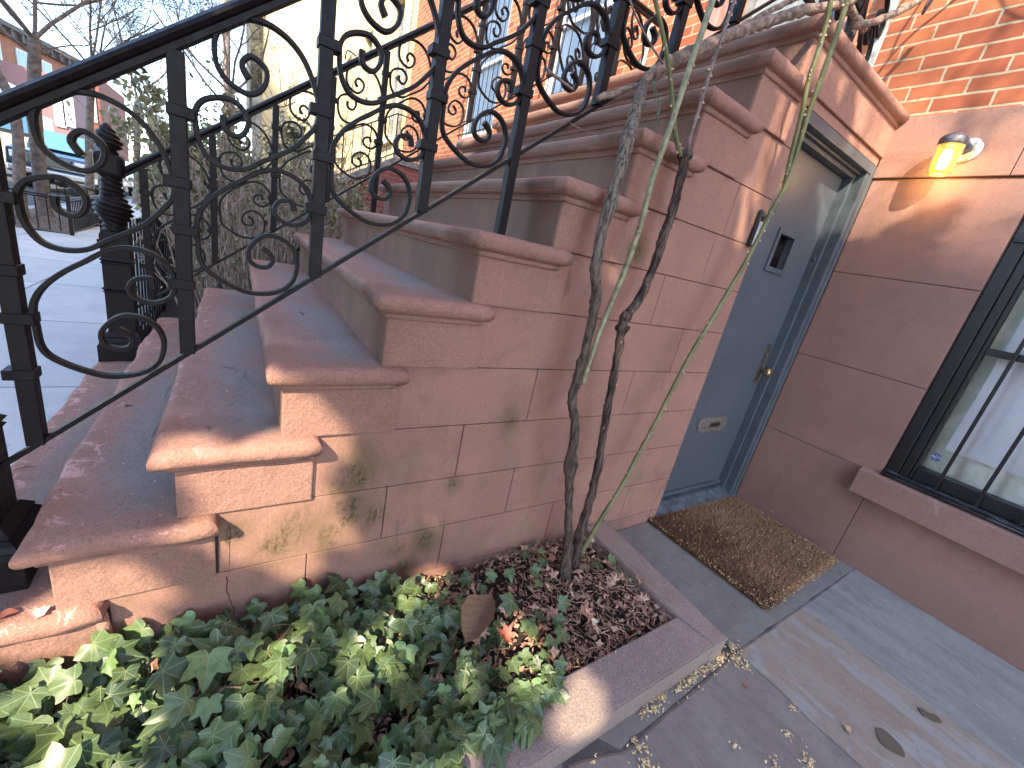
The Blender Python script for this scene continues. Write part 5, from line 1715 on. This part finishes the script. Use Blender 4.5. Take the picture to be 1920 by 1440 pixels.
# unseen tall blocks added across the street, shaped to bound sun and shade
for (xa, xb, yb2, hh, lab) in ((-1.5, 14.6, -32, 22.6, 'long brick block added out of view across the street to cast shade'), (17.75, 23.5, -32, 22.02, 'wedge shaped brick block added out of view, slanted to leave a sun gap')):
    ab = thing('added_shade_block', ((xa + xb) / 2, -24, 0), lab, 'shade block')
    sh_ = 14 if xa > 10 else 0
    fp = [(xa, -18.0), (xb, -18.0), (xb + sh_, yb2), (xa + sh_, yb2)]
    b = MB(); b.add([(x, y, -.1) for x, y in fp] + [(x, y, hh) for x, y in fp], [(0, 1, 2, 3), (4, 5, 6, 7), (0, 1, 5, 4), (1, 2, 6, 5), (2, 3, 7, 6), (3, 0, 4, 7)]); b.build('wall', M_BRICK_FAR, ab)
    b = MB()
    b.box((xa + .3, -18.3, hh - .5), (xb, -17.9, hh + .01)); b.build('cornice', M_FAC, ab)
    n = int((xb - xa) / 3)
    for i in range(n):
        for zz_ in (2, 5.4, 8.8, 12.2, 15.6):
            b = MB(); b.box((xa + .9 + i * 3, -17.99, zz_), (xa + 2.1 + i * 3, -17.9, zz_ + 2)); b.build('window', M_WHITEP, ab)

# ------------------------------------------------------------------ utility pole
up_ = thing('utility_pole', (-22, -4.2, 0), 'thin grey utility pole seen between the scrolls left of the cream wall', 'pole')
pp0 = P(425, 120, 0, -22)
b = MB(); b.tube([(-22, pp0.y, 0), (-22, pp0.y, 11)], [.14, .11], 10); b.build('shaft', simple('pole_wood', (.22, .18, .16), .9, ns=10, var=.3), up_)
b = MB(); b.box((-22.06, pp0.y - 1, 9.6), (-21.94, pp0.y + 1, 9.75)); b.build('crossarm', M_TB, up_)

# ------------------------------------------------------------------ vehicles
def rbox(mb, a_, b_, ch): mb.box(a_, b_, ch=ch)


def prism_y(mb, poly, y0, y1, ch=0.0):
    """poly in (x,z) extruded along y"""
    bm = bmesh.new()
    va = [bm.verts.new((x, y0, z)) for x, z in poly]; vb = [bm.verts.new((x, y1, z)) for x, z in poly]
    n = len(poly)
    bm.faces.new(va); bm.faces.new(list(reversed(vb)))
    for i in range(n): bm.faces.new((va[i], vb[i], vb[(i + 1) % n], va[(i + 1) % n]))
    bmesh.ops.recalc_face_normals(bm, faces=bm.faces[:])
    if ch: bmesh.ops.bevel(bm, geom=bm.edges[:], offset=ch, segments=3, affect='EDGES', profile=.6)
    bm.verts.index_update()
    mb.add([v.co[:] for v in bm.verts], [[v.index for v in f.verts] for f in bm.faces]); bm.free()


def wheel(x, y, r, w_, parent):
    b = MB(); b.lathe((x, y - w_ / 2, r - .05), [(r * .62, 0), (r * .96, .01), (r, .05), (r, w_ - .05), (r * .96, w_ - .01), (r * .62, w_)], 28, (0, 1, 0)); wo = b.build('wheel', simple('tyre_rubber', (.02, .02, .021), .8), parent)
    b = MB(); b.lathe((x, y - w_ / 2 + .005, r - .05), [(.05, 0), (r * .60, .02), (r * .61, w_ - .03), (r * .2, w_ - .02), (.05, w_)], 20, (0, 1, 0)); b.build('rim', M_GALV, wo)


def clearpaint(name, c): 
    q = Mt(name, .18, .2, .5); q.color(c); q.b.inputs['Coat Weight'].default_value = .7; return q.m


pk = thing('parked_pickup', (-21.5, -7.7, -.05), 'dark blue pickup truck parked at the kerb facing the viewer', 'pickup truck')
XF = -19.2; YR, YL = -6.72, -8.62
M_NAVY = clearpaint('navy_paint', (.018, .030, .055))
b = MB()
prism_y(b, [(XF, .38), (XF + .04, .72), (XF - .04, 1.08), (XF - .5, 1.16), (XF - 1.5, 1.20), (XF - 5.4, 1.16), (XF - 5.5, .5), (XF - 5.2, .36)], YL, YR, .07)
body = b.build('body', M_NAVY, pk)
b = MB(); prism_y(b, [(XF - 1.35, 1.19), (XF - 2.15, 1.83), (XF - 3.5, 1.86), (XF - 3.9, 1.19)], YL + .10, YR - .10, .06); b.build('cab', M_NAVY, pk)
q = Mt('car_glass', .04, 0, .8); q.color((.09, .20, .33)); M_CARG = q.m
b = MB(); b.add([(XF - 1.30, YL + .22, 1.24), (XF - 1.30, YR - .22, 1.24), (XF - 2.02, YR - .30, 1.80), (XF - 2.02, YL + .30, 1.80)], [(0, 1, 2, 3)])
b.v = [(x + .03, y, z + .03) for x, y, z in b.v]; b.build('windshield', M_CARG, pk)
b = MB(); b.add([(XF - 1.75, YR - .095, 1.26), (XF - 2.35, YR - .13, 1.76), (XF - 3.3, YR - .13, 1.78), (XF - 3.6, YR - .095, 1.26)], [(0, 1, 2, 3)]); b.v = [(x, y + .03, z) for x, y, z in b.v]; b.build('side_window', M_CARG, pk)
b = MB(); b.box((XF - 1.95, YR - .02, 1.25), (XF - 1.72, YR + .22, 1.48), ch=.05); b.build('wing_mirror', M_NAVY, pk)
b = MB(); b.box((XF + .0, YL + .45, .72), (XF + .055, YR - .45, 1.02), ch=.02); b.build('grille', simple('grille_chrome', (.10, .105, .11), .25, .8), pk)
for yy_ in (YR - .40, YL + .10):
    b = MB(); b.box((XF - .02, yy_, .80), (XF + .05, yy_ + .30, 1.00), ch=.04); b.build('headlight', simple('headlight_glass', (.65, .66, .62), .1), pk)
b = MB(); b.box((XF - .02, YL + .02, .40), (XF + .16, YR - .02, .62), ch=.06); b.build('bumper', simple('bumper_chrome', (.35, .35, .36), .25, .9), pk)
for xx_ in (XF - .95, XF - 4.4): wheel(xx_, YR - .12, .40, .26, pk); wheel(xx_, YL + .14, .40, .26, pk)

tk = thing('delivery_truck', (-26, -10.2, -.05), 'cream and white delivery truck on the street left of the guarded tree', 'truck')
XT = -23.7; y0_, y1_ = -11.3, -9.05
b = MB(); b.box((XT - 2.4, y0_, .32), (XT, y1_, 1.50), ch=.16); b.build('body', clearpaint('cream_paint', (.66, .56, .40)), tk)
b = MB(); b.box((XT - 2.3, y0_ + .03, 1.5), (XT - .12, y1_ - .03, 2.45), ch=.05); b.build('cab_band', simple('dark_band', (.035, .037, .045), .3), tk)
b = MB(); b.box((XT - 2.4, y0_ - .02, 2.452), (XT + .1, y1_ - .9, 3.35), ch=.14); b.build('roof_box', clearpaint('white_blue_paint', (.58, .66, .76)), tk)
b = MB(); b.box((XT - .10, y0_ + .2, 1.62), (XT - .08, y1_ - .2, 2.38), ch=.005); b.build('windscreen', M_CARG, tk)
for yy_ in (y0_ + .18, y1_ - .48):
    b = MB(); b.box((XT - .01, yy_, .72), (XT + .03, yy_ + .3, .92), ch=.015); b.build('headlight', simple('truck_light', (.7, .66, .55), .15), tk)
for xx_ in (XT - .75, XT - 1.9): wheel(xx_, y1_ - .14, .42, .26, tk); wheel(xx_, y0_ + .16, .42, .26, tk)
sc2 = thing('parked_car', (-30, -7.7, -.05), 'silver car parked behind the dark pickup', 'car')
XF2 = -26.2
b = MB(); prism_y(b, [(XF2, .35), (XF2 + .02, .75), (XF2 - .9, .95), (XF2 - 1.7, 1.45), (XF2 - 3.2, 1.48), (XF2 - 4.3, 1.0), (XF2 - 4.5, .4)], -8.5, -6.8, .08); b.build('body', clearpaint('silver_paint', (.38, .42, .46)), sc2)
for xx_ in (XF2 - .85, XF2 - 3.6): wheel(xx_, -6.92, .33, .22, sc2); wheel(xx_, -8.38, .33, .22, sc2)

# ------------------------------------------------------------------ unseen tree added behind the viewer, crown shaped to dapple the stoop
E1 = Vector((.70711, .70711, 0)); E2 = SDIR.cross(E1).normalized()
if E2.z < 0: E2 = -E2
TD = 6.5


def uvp(p):
    p = Vector(p); return p.dot(E1), p.dot(E2)


HOLES = []   # (point in the scene that the sun reaches, half width, half height, turn)
def hole(p, ru, rv, rot=0.0):
    a_, b_ = uvp(p); HOLES.append((a_, b_, ru, rv, rot))


#crown gaps standing in for window-reflected sun on steps, ivy and kerb
hole((0, -2.59, .705), .045, .035)
hole((0, -2.70, .53), .075, .05)
hole((0, -2.62, .57), .035, .035)
hole((0, -2.72, .36), .045, .035)
hole((0, -2.62, .30), .040, .04)
hole((0, -2.50, .36), .02, .03)
hole((0, -2.98, .31), .045, .028)
hole((0, -3.05, .16), .05, .04)
hole((.10, -3.02, .15), .06, .05)
hole((.30, -3.00, .15), .05, .04)
hole((.22, -2.66, .15), .035, .03)
hole((.44, -2.12, .14), .065, .045)
hole((.30, -2.45, .15), .035, .03)
hole((.60, -1.97, .09), .055, .035)
hole((.63, -2.3, .09), .03, .03)
hole((.12, -2.25, .15), .03, .025)
M_GLEAF = M_EVER
dt = thing('added_shade_tree', (3.6, -5.9, 0), 'dense evergreen tree added out of view, with crown gaps for the sun patches', 'tree')
random.seed(99)
c0 = SDIR * TD
mb = MB()
n = 0
while n < 21000:
    u_ = random.uniform(-2.75, .25); v_ = random.uniform(-2.45, 1.62)
    top = 1.45 + .10 * noise.noise(Vector((u_ * 2.2, 0, 5)))
    if u_ > -.3: top -= .22
    if v_ > top: continue
    # looser edge where the sun rakes the wall left of the door and the landing block
    if -.775 < u_ < -.615 + .02 * noise.noise(Vector((v_ * 5, 1, 1))) and v_ > .44 + 6 * abs(u_ + .70) and random.random() < .97: continue
    if -.70 < u_ < -.02 and v_ > 1.585 + .625 * u_ and random.random() < .9: continue
    bad = False
    for (hu, hv, ru, rv, ro) in HOLES:
        w1 = 1 + .35 * noise.noise(Vector((u_ * 9, v_ * 9, 1)))
        if ((u_ - hu) / (ru * 1.35 + .045)) ** 2 + ((v_ - hv) / (rv * 1.35 + .045)) ** 2 < w1: bad = True; break
    if bad: continue
    d_ = random.uniform(-.7, .7)
    p = c0 + E1 * u_ + E2 * v_ + SDIR * d_
    leaf_quad(mb, p, random.uniform(.09, .15), random.random(), .75)
    n += 1
mb.build('crown', M_GLEAF, dt)
mb = MB(); tc_ = c0 + E2 * -.6 + E1 * -1.2
mb.tube(smooth_path([Vector((3.6, -5.9, -.05)), Vector((3.5, -5.8, 1.4)), c0 + E1 * -1.1 + E2 * -1.2], 5), [.12] * 5 + [.09] * 6, 10); mb.build('trunk', M_TB, dt)
mb = MB()
out = []
for (u_, v_) in ((-1.6, -.6), (-.6, -.2), (-1.9, .4), (-.2, -.9)): tree_pts(c0 + E1 * -1.1 + E2 * -1.2, (E1 * (u_ + 1.1) + E2 * (v_ + 1.2)), 1.6, .03, 1, out)
for pts, rs, dp in out: mb.tube(pts, rs, 5, cap=False)
mb.build('limbs', M_TB, dt)
# a bare tree, also added unseen, to streak shade over landing wall and bricks
random.seed(123)
bt = thing('bare_tree', (4.6, -5.2, 0), 'bare tree added out of view behind the viewer to cast thin shadows', 'tree', 'bare street trees')
mb = MB(); mb.tube([(4.6, -5.2, -.1), (4.6, -5.1, 2.2), (4.5, -4.9, 4.0)], [.10, .08, .05], 10); mb.build('trunk', M_TB, bt)
mb = MB(); out = []
for i in range(20):
    u_ = random.uniform(-.76, -.2); v_ = random.uniform(.7, .9)
    a_ = c0 + E1 * u_ + E2 * v_ + SDIR * random.uniform(-.8, .3)
    d_ = E2 * 1 + E1 * random.uniform(-.10, .18)
    mb.tube(smooth_path([a_, a_ + d_ * .5 + E1 * random.uniform(-.02, .02), a_ + d_ * 1.2], 4), random.uniform(.005, .012), 5)
for i in range(9):
    tree_pts(c0 + E1 * random.uniform(.1, 1.4) + E2 * random.uniform(.9, 1.3), (E2 * random.uniform(.5, 1) + E1 * random.uniform(-.9, .5)), .9, .011, 3, out, .7)
for i in range(7): tree_pts(Vector((4.5, -4.9, 4.0)), (random.uniform(-1, .4), random.uniform(-.3, .8), random.uniform(.3, 1)), 1.3, .022, 3, out)
for pts, rs, dp in out: mb.tube(pts, [max(x, .004) for x in rs], 5, cap=False)
mb.build('crown', M_TB, bt)
